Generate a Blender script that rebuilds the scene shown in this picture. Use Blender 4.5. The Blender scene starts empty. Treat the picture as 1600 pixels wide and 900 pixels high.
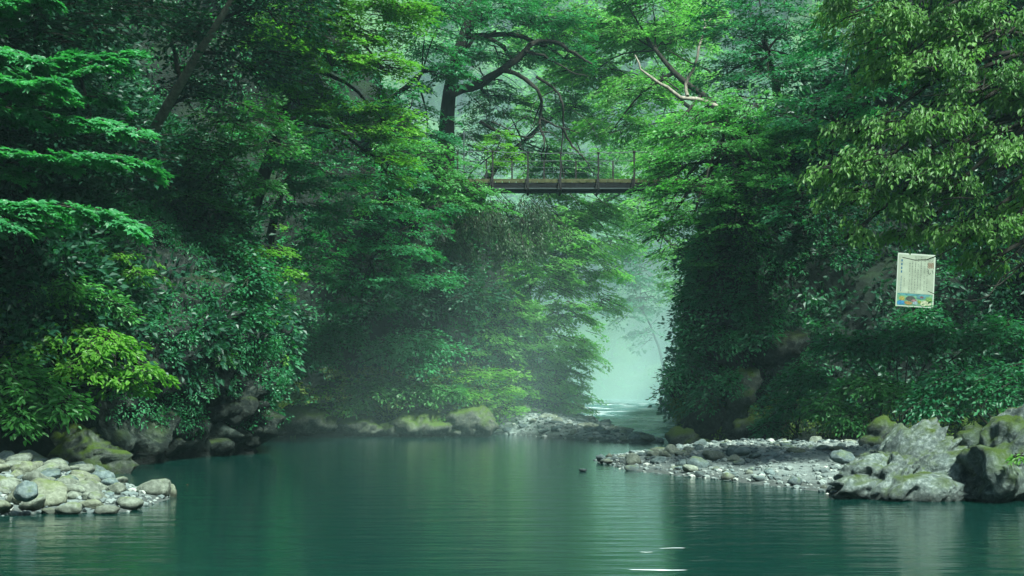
import bpy, math, random
import numpy as np
from mathutils import Vector

random.seed(7); rng = np.random.default_rng(7)
sc = bpy.context.scene
C = sc.collection
R = math.radians

# ------------------------------------------------------------------ camera, sky, sun, exposure
F = 2198.0; HORIZON = 600.0; CAMH = 1.7
PITCH = math.atan((HORIZON - 450.0) / F)
cam = bpy.data.cameras.new('camera'); camo = bpy.data.objects.new('camera', cam); C.objects.link(camo)
camo.location = (0, 0, CAMH); camo.rotation_euler = (math.pi/2 + PITCH, 0, 0)
cam.sensor_width = 36; cam.lens = F/1600*36; cam.clip_start = 0.1; cam.clip_end = 2000
sc.camera = camo

SUN_EL, SUN_AZ = 54.0, 146.0        # azimuth from +Y (downstream view axis) towards +X
world = bpy.data.worlds.new('World'); sc.world = world; world.use_nodes = True
wn = world.node_tree.nodes; wl = world.node_tree.links
bg = wn['Background']; sky = wn.new('ShaderNodeTexSky'); sky.sky_type = 'NISHITA'; sky.sun_disc = False
sky.sun_elevation = R(SUN_EL); sky.sun_rotation = R(SUN_AZ); sky.air_density = 1.0; sky.dust_density = 2.0
wl.new(sky.outputs[0], bg.inputs[0]); bg.inputs[1].default_value = 0.05
sl = bpy.data.lights.new('sun', 'SUN'); so = bpy.data.objects.new('sun', sl); C.objects.link(so)
sl.energy = 4.0; sl.angle = R(7); sl.color = (1.0, 0.98, 0.90)
sd = Vector((math.sin(R(SUN_AZ))*math.cos(R(SUN_EL)), math.cos(R(SUN_AZ))*math.cos(R(SUN_EL)), math.sin(R(SUN_EL))))
so.rotation_euler = sd.to_track_quat('Z', 'Y').to_euler(); so.location = (0, 20, 80)
sc.view_settings.view_transform = 'Standard'; sc.view_settings.look = 'None'
sc.view_settings.use_white_balance = True; sc.view_settings.white_balance_temperature = 6000; sc.view_settings.white_balance_tint = -4
sc.view_settings.gamma = 1; sc.view_settings.exposure = 1.8
cy = sc.cycles
cy.use_denoising = True
try: cy.denoiser = 'OPENIMAGEDENOISE'
except Exception: pass
cy.max_bounces = 6; cy.diffuse_bounces = 3; cy.glossy_bounces = 2; cy.transmission_bounces = 3
cy.volume_bounces = 1; cy.transparent_max_bounces = 4; cy.caustics_reflective = False; cy.caustics_refractive = False
cy.use_adaptive_sampling = True; cy.adaptive_threshold = 0.02

# ------------------------------------------------------------------ pixel -> world
def ray(px, py):
    cx, cz = (px-800)/F, (450-py)/F
    return np.array([cx, math.cos(PITCH)-cz*math.sin(PITCH), math.sin(PITCH)+cz*math.cos(PITCH)])
def pix(px, py, Y):
    d = ray(px, py); t = Y/d[1]
    return np.array([d[0]*t, Y, CAMH+d[2]*t])
def gnd(px, py, z=0.0):
    d = ray(px, py); t = (z-CAMH)/d[2]
    return np.array([d[0]*t, d[1]*t, z])

# ------------------------------------------------------------------ noise
def _h(ix, iy, iz, s):
    n = (ix.astype(np.int64)*374761393 + iy.astype(np.int64)*668265263 + iz.astype(np.int64)*2147483647 + s*1274126177) & 0xffffffff
    n = ((n ^ (n >> 13))*1274126177) & 0xffffffff
    n = ((n ^ (n >> 16))*2246822519) & 0xffffffff
    return ((n ^ (n >> 15)) & 0xffffff)/float(0xffffff)
def vnoise(p, s=0):
    f = np.floor(p); i = f.astype(np.int64); t = p-f; t = t*t*(3-2*t)
    r = 0
    for dx in (0, 1):
        for dy in (0, 1):
            for dz in (0, 1):
                w = (t[..., 0] if dx else 1-t[..., 0])*(t[..., 1] if dy else 1-t[..., 1])*(t[..., 2] if dz else 1-t[..., 2])
                r = r + w*_h(i[..., 0]+dx, i[..., 1]+dy, i[..., 2]+dz, s)
    return r*2-1
def fbm(p, o=4, s=0, g=.5):
    a, r = 1.0, 0
    for k in range(o):
        r = r + a*vnoise(p, s+k*17); p = p*2.03+11.3; a *= g
    return r
def nrm(v): return v/np.maximum(np.linalg.norm(v, axis=-1, keepdims=True), 1e-9)

# ------------------------------------------------------------------ mesh accumulator
class Acc:
    def __init__(s): s.v = []; s.f = []; s.m = []; s.var = []; s.n = 0
    def add(s, verts, faces, mat=0, var=0.5):
        verts = np.asarray(verts, float).reshape(-1, 3); faces = np.asarray(faces, np.int64)
        s.v.append(verts); s.f.append(faces+s.n); s.m.append(np.full(len(faces), mat, np.int32))
        s.var.append(np.broadcast_to(np.asarray(var, np.float32), (len(faces),)).copy()); s.n += len(verts)
    def mesh(s, name, mats, smooth=False):
        me = bpy.data.meshes.new(name)
        v = np.concatenate(s.v); me.vertices.add(len(v)); me.vertices.foreach_set('co', v.astype(np.float32).ravel())
        tot = np.concatenate([np.full(len(f), f.shape[1], np.int32) for f in s.f])
        li = np.concatenate([f.ravel() for f in s.f]).astype(np.int32)
        me.loops.add(len(li)); me.loops.foreach_set('vertex_index', li)
        me.polygons.add(len(tot)); st = np.zeros(len(tot), np.int32); st[1:] = np.cumsum(tot)[:-1]
        me.polygons.foreach_set('loop_start', st); me.polygons.foreach_set('loop_total', tot)
        me.polygons.foreach_set('material_index', np.concatenate(s.m))
        me.polygons.foreach_set('use_smooth', np.full(len(tot), smooth, bool))
        a = me.attributes.new('var', 'FLOAT', 'FACE'); a.data.foreach_set('value', np.concatenate(s.var))
        for m in (mats if isinstance(mats, (list, tuple)) else [mats]): me.materials.append(m)
        me.update(calc_edges=True)
        return me
    def obj(s, name, mats, parent=None, smooth=False):
        o = bpy.data.objects.new(name, s.mesh(name, mats, smooth)); C.objects.link(o)
        if parent is not None: o.parent = parent
        return o
def tag(o, label=None, cat=None, group=None, kind=None):
    if label: o['label'] = label
    if cat: o['category'] = cat
    if group: o['group'] = group
    if kind: o['kind'] = kind
    return o
def empty(name, loc=(0, 0, 0)):
    o = bpy.data.objects.new(name, None); C.objects.link(o); o.location = loc; o.empty_display_size = .2
    return o

BOXF = [[0, 3, 2, 1], [4, 5, 6, 7], [0, 1, 5, 4], [1, 2, 6, 5], [2, 3, 7, 6], [3, 0, 4, 7]]
def box(acc, c, s, mat=0, ax=None):
    s = np.array(s)/2; p = np.array([[-1, -1, -1], [1, -1, -1], [1, 1, -1], [-1, 1, -1], [-1, -1, 1], [1, -1, 1], [1, 1, 1], [-1, 1, 1]])*s
    if ax is not None: p = p @ np.array(ax)
    acc.add(p+np.array(c), BOXF, mat)
def tube(acc, pts, rad, ns=8, mat=0, cap=True, wob=0.0):
    pts = np.asarray(pts, float); n = len(pts); rad = np.broadcast_to(np.asarray(rad, float), (n,))
    t = nrm(np.gradient(pts, axis=0)); ref = np.array([0.31, 0.12, 0.94]) if abs(t[0, 2]) < .8 else np.array([1., .2, .1])
    rings = []
    for i in range(n):
        a = np.cross(t[i], ref); a /= np.linalg.norm(a); b = np.cross(t[i], a)
        th = np.arange(ns)*2*math.pi/ns
        rr = rad[i]*(1+(wob*(rng.random(ns)-.5) if wob else 0))
        rings.append(pts[i]+np.outer(np.cos(th)*rr, a)+np.outer(np.sin(th)*rr, b))
    f = []
    for i in range(n-1):
        for k in range(ns):
            f.append([i*ns+k, i*ns+(k+1) % ns, (i+1)*ns+(k+1) % ns, (i+1)*ns+k])
    acc.add(np.concatenate(rings), f, mat)
    if cap:
        acc.add(rings[-1], [list(range(ns))], mat); acc.add(rings[0], [list(range(ns))[::-1]], mat)
def spline(P, n):
    P = np.asarray(P, float); k = len(P)
    Q = np.vstack([2*P[0]-P[1], P, 2*P[-1]-P[-2]])
    d = np.linalg.norm(np.diff(P, axis=0), axis=1); s = np.concatenate([[0], np.cumsum(d)]); u = np.linspace(0, s[-1], n)
    i = np.clip(np.searchsorted(s, u, 'right')-1, 0, k-2); t = ((u-s[i])/d[i])[:, None]
    p0, p1, p2, p3 = Q[i], Q[i+1], Q[i+2], Q[i+3]
    return .5*((2*p1)+(-p0+p2)*t+(2*p0-5*p1+4*p2-p3)*t*t+(-p0+3*p1-3*p2+p3)*t**3)

# ------------------------------------------------------------------ materials
def newmat(name):
    m = bpy.data.materials.new(name); m.use_nodes = True; nt = m.node_tree
    return m, nt, nt.nodes, nt.links, nt.nodes['Principled BSDF']
def ramp(N, L, src, stops):
    r = N.new('ShaderNodeValToRGB'); e = r.color_ramp.elements
    while len(e) < len(stops): e.new(.5)
    for x, (p, c) in zip(e, stops): x.position = p; x.color = (*c, 1)
    L.new(src, r.inputs[0]); return r
def noise(N, L, vec, scale, detail=4, rough=.55):
    n = N.new('ShaderNodeTexNoise'); n.inputs['Scale'].default_value = scale; n.inputs['Detail'].default_value = detail
    n.inputs['Roughness'].default_value = rough
    if vec is not None: L.new(vec, n.inputs['Vector'])
    return n
def leafmat(name, dark, light, trans, tfac=.38, rough=.42):
    m, nt, N, L, b = newmat(name)
    at = N.new('ShaderNodeAttribute'); at.attribute_name = 'var'
    rp = ramp(N, L, at.outputs['Fac'], [(0, dark), (.75, light), (1, tuple(1.25*x for x in light[:2])+(light[2],))])
    L.new(rp.outputs[0], b.inputs['Base Color']); b.inputs['Roughness'].default_value = rough
    b.inputs['Specular IOR Level'].default_value = .32
    tr = N.new('ShaderNodeBsdfTranslucent'); mx = N.new('ShaderNodeMix'); mx.data_type = 'RGBA'; mx.blend_type = 'MULTIPLY'
    mx.inputs[0].default_value = 1; L.new(rp.outputs[0], mx.inputs[6]); mx.inputs[7].default_value = (*trans, 1)
    L.new(mx.outputs[2], tr.inputs[0])
    ms = N.new('ShaderNodeMixShader'); ms.inputs[0].default_value = tfac
    L.new(b.outputs[0], ms.inputs[1]); L.new(tr.outputs[0], ms.inputs[2]); L.new(ms.outputs[0], N['Material Output'].inputs[0])
    return m
TR = (1.7, 2.2, 1.0)
LEAF = {
 'maple':  leafmat('leaf_maple', (.020, .100, .036), (.056, .215, .072), TR),
 'bright': leafmat('leaf_bright', (.044, .13, .016), (.105, .24, .030), TR, .45),
 'mid':    leafmat('leaf_mid', (.024, .100, .028), (.074, .215, .052), TR),
 'teal':   leafmat('leaf_teal', (.016, .090, .038), (.048, .185, .074), TR),
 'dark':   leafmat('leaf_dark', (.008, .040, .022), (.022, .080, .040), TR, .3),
 'oak':    leafmat('leaf_oak', (.036, .105, .024), (.098, .205, .042), TR, .38, .5),
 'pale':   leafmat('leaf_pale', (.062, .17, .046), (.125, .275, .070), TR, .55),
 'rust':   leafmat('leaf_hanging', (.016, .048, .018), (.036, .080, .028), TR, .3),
 'moss':   leafmat('leaf_moss', (.045, .095, .015), (.105, .160, .028), TR, .3, .7),
}
def barkmat(name, a, b_, lichen=None):
    m, nt, N, L, b = newmat(name)
    tc = N.new('ShaderNodeTexCoord'); mp = N.new('ShaderNodeMapping'); mp.inputs['Scale'].default_value = (1, 1, .25)
    L.new(tc.outputs['Object'], mp.inputs[0]); n = noise(N, L, mp.outputs[0], 9, 6, .65)
    st = [(.3, a), (.62, b_)]
    if lichen: st.append((.72, lichen))
    rp = ramp(N, L, n.outputs[0], st); L.new(rp.outputs[0], b.inputs['Base Color']); b.inputs['Roughness'].default_value = .9; b.inputs['Specular IOR Level'].default_value = .1
    bp = N.new('ShaderNodeBump'); bp.inputs['Strength'].default_value = .7; bp.inputs['Distance'].default_value = .03
    L.new(n.outputs[0], bp.inputs['Height']); L.new(bp.outputs[0], b.inputs['Normal'])
    return m
BARK = barkmat('bark_dark', (.010, .010, .008), (.032, .031, .025))
BARKP = barkmat('bark_pale', (.09, .085, .065), (.26, .24, .19), (.34, .34, .28))

def rockmat(name, cols, moss=0.0, mosscol=(.075, .105, .018), scale=1.0, wet=True, bump=.6, wetz=.12):
    """cols: dark, mid, pale.  moss grows on the faces that look up; wet darkening is a stain line at the waterline."""
    m, nt, N, L, b = newmat(name)
    g = N.new('ShaderNodeNewGeometry'); ps = g.outputs['Position']
    n1 = noise(N, L, ps, 1.3*scale, 6, .6); n2 = noise(N, L, ps, 7*scale, 8, .7); n3 = noise(N, L, ps, 30*scale, 6, .7)
    rp = ramp(N, L, n2.outputs[0], [(.28, cols[0]), (.5, cols[1]), (.72, cols[2])])
    rp2 = ramp(N, L, n1.outputs[0], [(.35, (.62, .62, .60)), (.65, (1.15, 1.15, 1.12))])
    mx = N.new('ShaderNodeMix'); mx.data_type = 'RGBA'; mx.blend_type = 'MULTIPLY'; mx.inputs[0].default_value = 1
    L.new(rp.outputs[0], mx.inputs[6]); L.new(rp2.outputs[0], mx.inputs[7]); col = mx.outputs[2]
    if moss > 0:
        sx = N.new('ShaderNodeSeparateXYZ'); L.new(g.outputs['Normal'], sx.inputs[0])
        nm = noise(N, L, ps, 1.7*scale, 5, .6)
        ad = N.new('ShaderNodeMath'); ad.operation = 'MULTIPLY_ADD'; L.new(nm.outputs[0], ad.inputs[0]); ad.inputs[1].default_value = 2.6
        L.new(sx.outputs[2], ad.inputs[2])
        mr = N.new('ShaderNodeMapRange'); mr.inputs[1].default_value = 2.2-moss*1.2; mr.inputs[2].default_value = 3.0-moss*1.2
        L.new(ad.outputs[0], mr.inputs[0])
        mc = ramp(N, L, n3.outputs[0], [(.3, tuple(.55*x for x in mosscol)), (.7, tuple(1.3*x for x in mosscol))])
        m2 = N.new('ShaderNodeMix'); m2.data_type = 'RGBA'; L.new(mr.outputs[0], m2.inputs[0]); L.new(col, m2.inputs[6]); L.new(mc.outputs[0], m2.inputs[7])
        col = m2.outputs[2]
    if wet:
        sz = N.new('ShaderNodeSeparateXYZ'); L.new(ps, sz.inputs[0])
        wz = N.new('ShaderNodeMapRange'); wz.inputs[1].default_value = wetz*.35; wz.inputs[2].default_value = wetz; wz.inputs[3].default_value = .42; wz.inputs[4].default_value = 1
        L.new(sz.outputs[2], wz.inputs[0])
        m3 = N.new('ShaderNodeMix'); m3.data_type = 'RGBA'; m3.blend_type = 'MULTIPLY'; m3.inputs[0].default_value = 1
        L.new(col, m3.inputs[6]); cb = N.new('ShaderNodeCombineColor')
        for k in range(3): L.new(wz.outputs[0], cb.inputs[k])
        L.new(cb.outputs[0], m3.inputs[7]); col = m3.outputs[2]
    L.new(col, b.inputs['Base Color']); b.inputs['Roughness'].default_value = .85; b.inputs['Specular IOR Level'].default_value = .18
    ad2 = N.new('ShaderNodeMath'); ad2.operation = 'MULTIPLY_ADD'; L.new(n3.outputs[0], ad2.inputs[0]); ad2.inputs[1].default_value = .35; L.new(n2.outputs[0], ad2.inputs[2])
    bp = N.new('ShaderNodeBump'); bp.inputs['Strength'].default_value = bump; bp.inputs['Distance'].default_value = .09/scale
    L.new(ad2.outputs[0], bp.inputs['Height']); L.new(bp.outputs[0], b.inputs['Normal'])
    return m
ROCK = {
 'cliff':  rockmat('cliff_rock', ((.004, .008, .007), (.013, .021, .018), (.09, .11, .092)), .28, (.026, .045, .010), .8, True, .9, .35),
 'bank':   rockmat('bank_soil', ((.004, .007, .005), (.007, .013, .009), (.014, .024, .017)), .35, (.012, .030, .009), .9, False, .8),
 'far':    rockmat('far_meadow', ((.035, .085, .022), (.06, .13, .035), (.095, .18, .05)), .2, (.07, .13, .03), .3, False, .6),
 'pale':   rockmat('stone_pale', ((.065, .077, .060), (.138, .160, .128), (.25, .28, .235)), .02, (.10, .14, .03), 2.2),
 'buff':   rockmat('stone_buff', ((.060, .068, .048), (.122, .138, .100), (.21, .235, .178)), .04, (.10, .14, .03), 2.2),
 'grey':   rockmat('stone_grey', ((.048, .07, .07), (.10, .135, .135), (.20, .24, .235)), .08, (.09, .12, .03), 2.4),
 'slate':  rockmat('stone_slate', ((.03, .045, .048), (.07, .095, .098), (.15, .185, .185)), .12, (.08, .11, .03), 2.4),
 'big':    rockmat('boulder_pale', ((.035, .05, .048), (.11, .14, .13), (.30, .35, .33)), .36, (.045, .070, .012), 1.7, True, 1.0, .2),
 'mossy':  rockmat('boulder_mossy', ((.022, .03, .026), (.055, .07, .058), (.15, .175, .15)), .70, (.045, .075, .012), 1.6, True, 1.0, .2),
 'bigmoss': rockmat('boulder_half_mossy', ((.028, .04, .038), (.085, .11, .10), (.24, .285, .265)), .64, (.042, .070, .012), 1.7, True, 1.0, .2),
 'shore':  rockmat('boulder_shore', ((.035, .045, .036), (.085, .10, .08), (.18, .20, .165)), 0.72, (.055, .092, .015), 1.5, True, 1.0, .15),
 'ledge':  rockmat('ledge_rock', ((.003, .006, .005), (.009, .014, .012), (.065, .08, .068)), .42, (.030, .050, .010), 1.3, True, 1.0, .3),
 'gravel': rockmat('gravel_bed', ((.08, .10, .095), (.155, .185, .175), (.24, .275, .265)), .0, scale=6, bump=1.0),
}

# water
def watermat():
    m, nt, N, L, b = newmat('river_water')
    g = N.new('ShaderNodeNewGeometry'); mp = N.new('ShaderNodeMapping'); mp.inputs['Scale'].default_value = (.35, 1.5, 1)
    L.new(g.outputs['Position'], mp.inputs[0])
    n1 = noise(N, L, mp.outputs[0], 1.6, 3, .5)
    mp2 = N.new('ShaderNodeMapping'); mp2.inputs['Scale'].default_value = (.8, 3.0, 1); L.new(g.outputs['Position'], mp2.inputs[0])
    n2 = noise(N, L, mp2.outputs[0], 4.0, 3, .5)
    ad = N.new('ShaderNodeMath'); ad.operation = 'MULTIPLY_ADD'; L.new(n2.outputs[0], ad.inputs[0]); ad.inputs[1].default_value = .25; L.new(n1.outputs[0], ad.inputs[2])
    bp = N.new('ShaderNodeBump'); bp.inputs['Strength'].default_value = .15; bp.inputs['Distance'].default_value = .12
    L.new(ad.outputs[0], bp.inputs['Height']); L.new(bp.outputs[0], b.inputs['Normal'])
    b.inputs['Base Color'].default_value = (.004, .024, .019, 1); b.inputs['Roughness'].default_value = .09
    b.inputs['IOR'].default_value = 1.333; b.inputs['Specular IOR Level'].default_value = .5
    return m
WATER = watermat()
def foammat():
    m, nt, N, L, b = newmat('white_water')
    g = N.new('ShaderNodeNewGeometry'); mp = N.new('ShaderNodeMapping'); mp.inputs['Scale'].default_value = (.5, 1, 2.5); L.new(g.outputs['Position'], mp.inputs[0])
    n1 = noise(N, L, mp.outputs[0], 1.4, 5, .65)
    rp = ramp(N, L, n1.outputs[0], [(.52, (.05, .12, .12)), (.68, (.66, .74, .74))]); L.new(rp.outputs[0], b.inputs['Base Color'])
    rr = ramp(N, L, n1.outputs[0], [(.52, (.25,)*3), (.66, (.7,)*3)]); L.new(rr.outputs[0], b.inputs['Roughness'])
    bp = N.new('ShaderNodeBump'); bp.inputs['Strength'].default_value = .6; bp.inputs['Distance'].default_value = .1
    L.new(n1.outputs[0], bp.inputs['Height']); L.new(bp.outputs[0], b.inputs['Normal'])
    return m
FOAM = foammat()
def flat(name, col, rough=.6, metal=0, var=.0, sc_=20):
    m, nt, N, L, b = newmat(name)
    b.inputs['Roughness'].default_value = rough; b.inputs['Metallic'].default_value = metal; b.inputs['Specular IOR Level'].default_value = .08
    if var:
        g = N.new('ShaderNodeNewGeometry'); n = noise(N, L, g.outputs['Position'], sc_, 5, .65)
        rp = ramp(N, L, n.outputs[0], [(.3, tuple(c*(1-var) for c in col)), (.7, tuple(c*(1+var) for c in col))]); L.new(rp.outputs[0], b.inputs['Base Color'])
    else: b.inputs['Base Color'].default_value = (*col, 1)
    return m

# ------------------------------------------------------------------ the setting: banks, bed, water
def smooth(a, k):
    ker = np.ones(2*k+1)/(2*k+1); p = np.pad(a, ((k, k), (0, 0)), 'edge')
    return np.stack([np.convolve(p[:, j], ker, 'valid') for j in range(a.shape[1])], 1)
def make_bank(name, shore, side, profs, mat, nu, nv, seed, strata=None):
    """shore polyline of (x, y); profs = list of (y-position along shore index fraction, [(out, height)...])"""
    DS = spline(np.array(shore), 4000); fr = np.linspace(0, 1, 4000); yv = DS[:, 1]
    wt = np.where((yv > 23) & (yv < 64), 1.0, .22); cw = np.concatenate([[0], np.cumsum((wt[1:]+wt[:-1])/2)]); cw /= cw[-1]
    ui = np.interp(np.linspace(0, 1, nu), cw, fr); S = np.stack([np.interp(ui, fr, DS[:, k]) for k in (0, 1)], 1)
    t = nrm(np.gradient(S, axis=0)); n = np.stack([-t[:, 1], t[:, 0]], 1)*(1 if side == 'L' else -1)
    n1 = nrm(smooth(n, max(2, nu//50))); n2 = nrm(smooth(n, nu//6))
    keys = np.array([p[0] for p in profs])
    v = np.linspace(0, 1, nv)
    PO = np.zeros((len(profs), nv)); PH = np.zeros((len(profs), nv))
    for k, (_, pr) in enumerate(profs):
        pr = np.array(pr, float); d = np.concatenate([[0], np.cumsum(np.linalg.norm(np.diff(pr, axis=0), axis=1)**.38)]); d /= d[-1]
        PO[k] = np.interp(v, d, pr[:, 0]); PH[k] = np.interp(v, d, pr[:, 1])
    out = np.stack([np.interp(ui, keys, PO[:, j]) for j in range(nv)], 1); hh = np.stack([np.interp(ui, keys, PH[:, j]) for j in range(nv)], 1)
    w = np.clip((out-2)/14, 0, 1)[..., None]
    nn = nrm(n1[:, None]*(1-w)+n2[:, None]*w)
    P = np.zeros((nu, nv, 3)); P[..., :2] = S[:, None]+nn*out[..., None]; P[..., 2] = hh
    du = np.gradient(P, axis=0); dv = np.gradient(P, axis=1); N_ = nrm(np.cross(du, dv))
    if side == 'L': N_ = -N_
    # make sure normals look to the river / up
    flip = np.sum(N_[..., :2]*nn, -1) > .2; N_[flip] *= -1
    amp = np.clip(.25+np.abs(hh)*.10, .25, 1.4)
    disp = fbm(P*.32, 3, seed)*amp*.9+fbm(P*1.3, 4, seed+50)*.26+fbm(P*4.3, 3, seed+90)*.07
    if strata is not None:
        ctr, rad = strata
        m = np.exp(-np.sum(((P-np.array(ctr))/np.array(rad))**2, -1))
        q = P[..., 2]*.80-P[..., 0]*.45+P[..., 1]*.1+fbm(P*.8, 3, seed+9)*.35
        st = np.abs(((q*1.45) % 1)-.5)*2
        disp = disp+m*((st**1.6-.4)*.60+np.abs(fbm(P*2.2, 4, seed+7))*.40)
    P = P+N_*disp[..., None]
    acc = Acc(); idx = np.arange(nu*nv).reshape(nu, nv)
    f = np.stack([idx[:-1, :-1], idx[1:, :-1], idx[1:, 1:], idx[:-1, 1:]], -1).reshape(-1, 4)
    if side == 'R': f = f[:, ::-1]
    acc.add(P.reshape(-1, 3), f[:, ::-1] if side == 'L' else f[:, ::-1])
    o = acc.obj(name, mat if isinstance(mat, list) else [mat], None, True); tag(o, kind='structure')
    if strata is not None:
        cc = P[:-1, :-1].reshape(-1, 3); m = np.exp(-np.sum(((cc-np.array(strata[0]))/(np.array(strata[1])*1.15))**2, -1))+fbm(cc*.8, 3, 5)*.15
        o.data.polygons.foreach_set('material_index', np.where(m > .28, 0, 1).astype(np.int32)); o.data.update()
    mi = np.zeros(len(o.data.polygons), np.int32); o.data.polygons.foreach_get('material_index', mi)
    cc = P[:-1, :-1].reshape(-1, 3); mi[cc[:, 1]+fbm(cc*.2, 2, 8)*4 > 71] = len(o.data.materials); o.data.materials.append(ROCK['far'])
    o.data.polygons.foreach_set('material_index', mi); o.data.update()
    return P, o

LSH = [(-11, -10), (-10.8, 6), (-10.8, 17), (-10.2, 24), tuple(gnd(150, 736)[:2]), tuple(gnd(300, 716)[:2]), tuple(gnd(393, 706)[:2]), (-7.1, 37.6), (-9.6, 42),
       tuple(gnd(440, 680)[:2]), tuple(gnd(560, 680)[:2]), tuple(gnd(700, 680)[:2]), tuple(gnd(800, 676)[:2]), (2.0, 55.5), (3.3, 61), (3.0, 70), (0, 82), (-8, 97), (-24, 112), (-60, 124)]
RSH = [(11, -10), (10.6, 6), (10.4, 16), (11, 24), (12.2, 31), (11.5, 36.6), (8.8, 38.2), (6.8, 38.6), (5.05, 39.2), (5.1, 42.5), (5.7, 47), (6.9, 55), (8.3, 65), (9.6, 78), (9.4, 92), (4, 105), (-14, 119), (-60, 136)]
def ufrac(sh, i):
    d = np.concatenate([[0], np.cumsum(np.linalg.norm(np.diff(np.array(sh), axis=0), axis=1))]); return d[i]/d[-1]
pL0 = [(0, -1), (.5, .7), (2, 2.6), (3.2, 5.5), (5, 9), (9, 14), (20, 28), (60, 62)]
pLc = [(.2, -1), (0, .1), (-.25, 1.2), (-.55, 2.4), (-.35, 3.6), (.4, 5.0), (1.5, 7), (3.5, 10), (7, 15), (18, 30), (60, 66)]
pLb = [(0, -1), (.35, .5), (1.1, 1.2), (1.6, 3.0), (2.0, 5.5), (3.2, 8.6), (5.5, 10.5), (10, 16), (22, 32), (60, 66)]
pLd = [(0, -1), (.5, .7), (1.5, 2.4), (2.8, 5), (4.4, 8.2), (7, 11.5), (12, 18), (24, 33), (60, 66)]
pR0 = [(0, -1), (.5, .6), (1.5, 1.9), (3, 4.2), (4.5, 7), (8, 12), (20, 27), (60, 62)]
pRb = [(0, -1), (.5, .45), (1.4, 1.4), (2.6, 3.6), (3.4, 6.5), (5, 9.5), (9, 14), (20, 28), (60, 64)]
pRc = [(0, -1), (.1, .4), (-.1, 1.6), (.4, 3), (.75, 4.8), (1.0, 6.8), (1.9, 8.6), (4.5, 9.6), (9, 14), (22, 30), (60, 64)]
pRf = [(0, -1), (2.5, .7), (7, 3.2), (12, 7), (18, 14), (32, 34), (70, 70)]
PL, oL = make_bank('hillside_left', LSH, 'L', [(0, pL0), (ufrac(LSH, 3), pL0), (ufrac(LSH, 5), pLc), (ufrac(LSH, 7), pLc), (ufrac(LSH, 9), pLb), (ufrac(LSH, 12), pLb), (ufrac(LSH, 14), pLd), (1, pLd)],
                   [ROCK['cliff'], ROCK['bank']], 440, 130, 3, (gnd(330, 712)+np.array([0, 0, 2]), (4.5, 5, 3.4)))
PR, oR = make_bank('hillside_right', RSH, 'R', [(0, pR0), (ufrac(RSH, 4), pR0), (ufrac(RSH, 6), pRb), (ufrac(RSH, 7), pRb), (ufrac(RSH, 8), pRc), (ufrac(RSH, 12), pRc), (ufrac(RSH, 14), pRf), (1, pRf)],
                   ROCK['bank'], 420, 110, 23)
TV = np.concatenate([PL.reshape(-1, 3), PR.reshape(-1, 3)])
def snap(p):
    return TV[np.argmin(np.sum((TV-np.asarray(p))**2, 1))].copy()

def sheet(name, x0, x1, y0, y1, nx, ny, zf, mat):
    X, Y = np.meshgrid(np.linspace(x0, x1, nx), np.linspace(y0, y1, ny), indexing='ij')
    P = np.stack([X, Y, zf(X, Y)], -1); idx = np.arange(nx*ny).reshape(nx, ny)
    a = Acc(); a.add(P.reshape(-1, 3), np.stack([idx[:-1, :-1], idx[1:, :-1], idx[1:, 1:], idx[:-1, 1:]], -1).reshape(-1, 4))
    return tag(a.obj(name, mat, None, True), kind='structure')
sheet('riverbed', -150, 150, -60, 260, 4, 4, lambda x, y: x*0-1.0, ROCK['bank'])
sheet('river_water', -16, 16, -30, 52, 3, 3, lambda x, y: x*0, WATER)
def rapz(x, y):
    t = np.clip((y-43.5)/24, 0, 1)
    p = np.stack([x, y, x*0], -1)
    return -.03-.5*np.clip((54-y)/3, 0, 1)*np.clip((3.4-x)/.7, 0, 1)+.62*t+np.abs(fbm(p*np.array([.6, 1.1, 1]), 3, 5))*.16*np.clip(t*6, 0, 1)*np.clip((88-y)/15, 0, 1)
sheet('rapids', -40, 14, 43.5, 135, 80, 160, rapz, FOAM)

# ------------------------------------------------------------------ gravel bars
def dist_poly(P, poly):
    poly = np.array(poly)[:, :2]; x, y = P[..., 0], P[..., 1]; ins = np.zeros(x.shape, bool); dmin = np.full(x.shape, 1e9)
    for a, b in zip(poly, np.roll(poly, -1, 0)):
        c = ((a[1] > y) != (b[1] > y)) & (x < (b[0]-a[0])*(y-a[1])/(b[1]-a[1]+1e-12)+a[0]); ins ^= c
        ab = b-a; t = np.clip(((x-a[0])*ab[0]+(y-a[1])*ab[1])/(ab@ab), 0, 1)
        dmin = np.minimum(dmin, np.hypot(x-a[0]-t*ab[0], y-a[1]-t*ab[1]))
    return np.where(ins, dmin, -dmin)
BARS = {}
def bar(name, poly, hf, nx, ny, seed):
    poly = np.array([tuple(p)[:2] for p in poly]); lo = poly[:, :2].min(0)-1; hi = poly[:, :2].max(0)+1
    def zf(x, y):
        p = np.stack([x, y, x*0], -1); d = dist_poly(p, poly)
        return np.where(d > 0, hf(x, y, d), d*.35)+fbm(p*1.2, 3, seed)*.05*np.clip(d+.3, 0, 1)
    BARS[name] = (poly, zf)
    return sheet(name, lo[0], hi[0], lo[1], hi[1], nx, ny, zf, ROCK['gravel'])
bar('stone_bar_left', [gnd(-170, 815), gnd(60, 802), gnd(200, 800), gnd(265, 779), gnd(190, 757), gnd(130, 738), gnd(20, 730), (-12, 29), (-12, 17)],
    lambda x, y, d: np.minimum(d*.22, .05+.27*np.clip((-4.9-x)/4.0, 0, 1)), 60, 80, 40)
bar('gravel_bar_right', [gnd(930, 722), gnd(990, 735), gnd(1080, 745), gnd(1190, 757), gnd(1300, 772), (9.5, 21), (12.5, 24), (13, 36.5), (9, 37.6), (5.2, 37.6), gnd(1030, 706), gnd(960, 711)],
    lambda x, y, d: np.minimum(d*.12, .34), 100, 100, 41)
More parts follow.
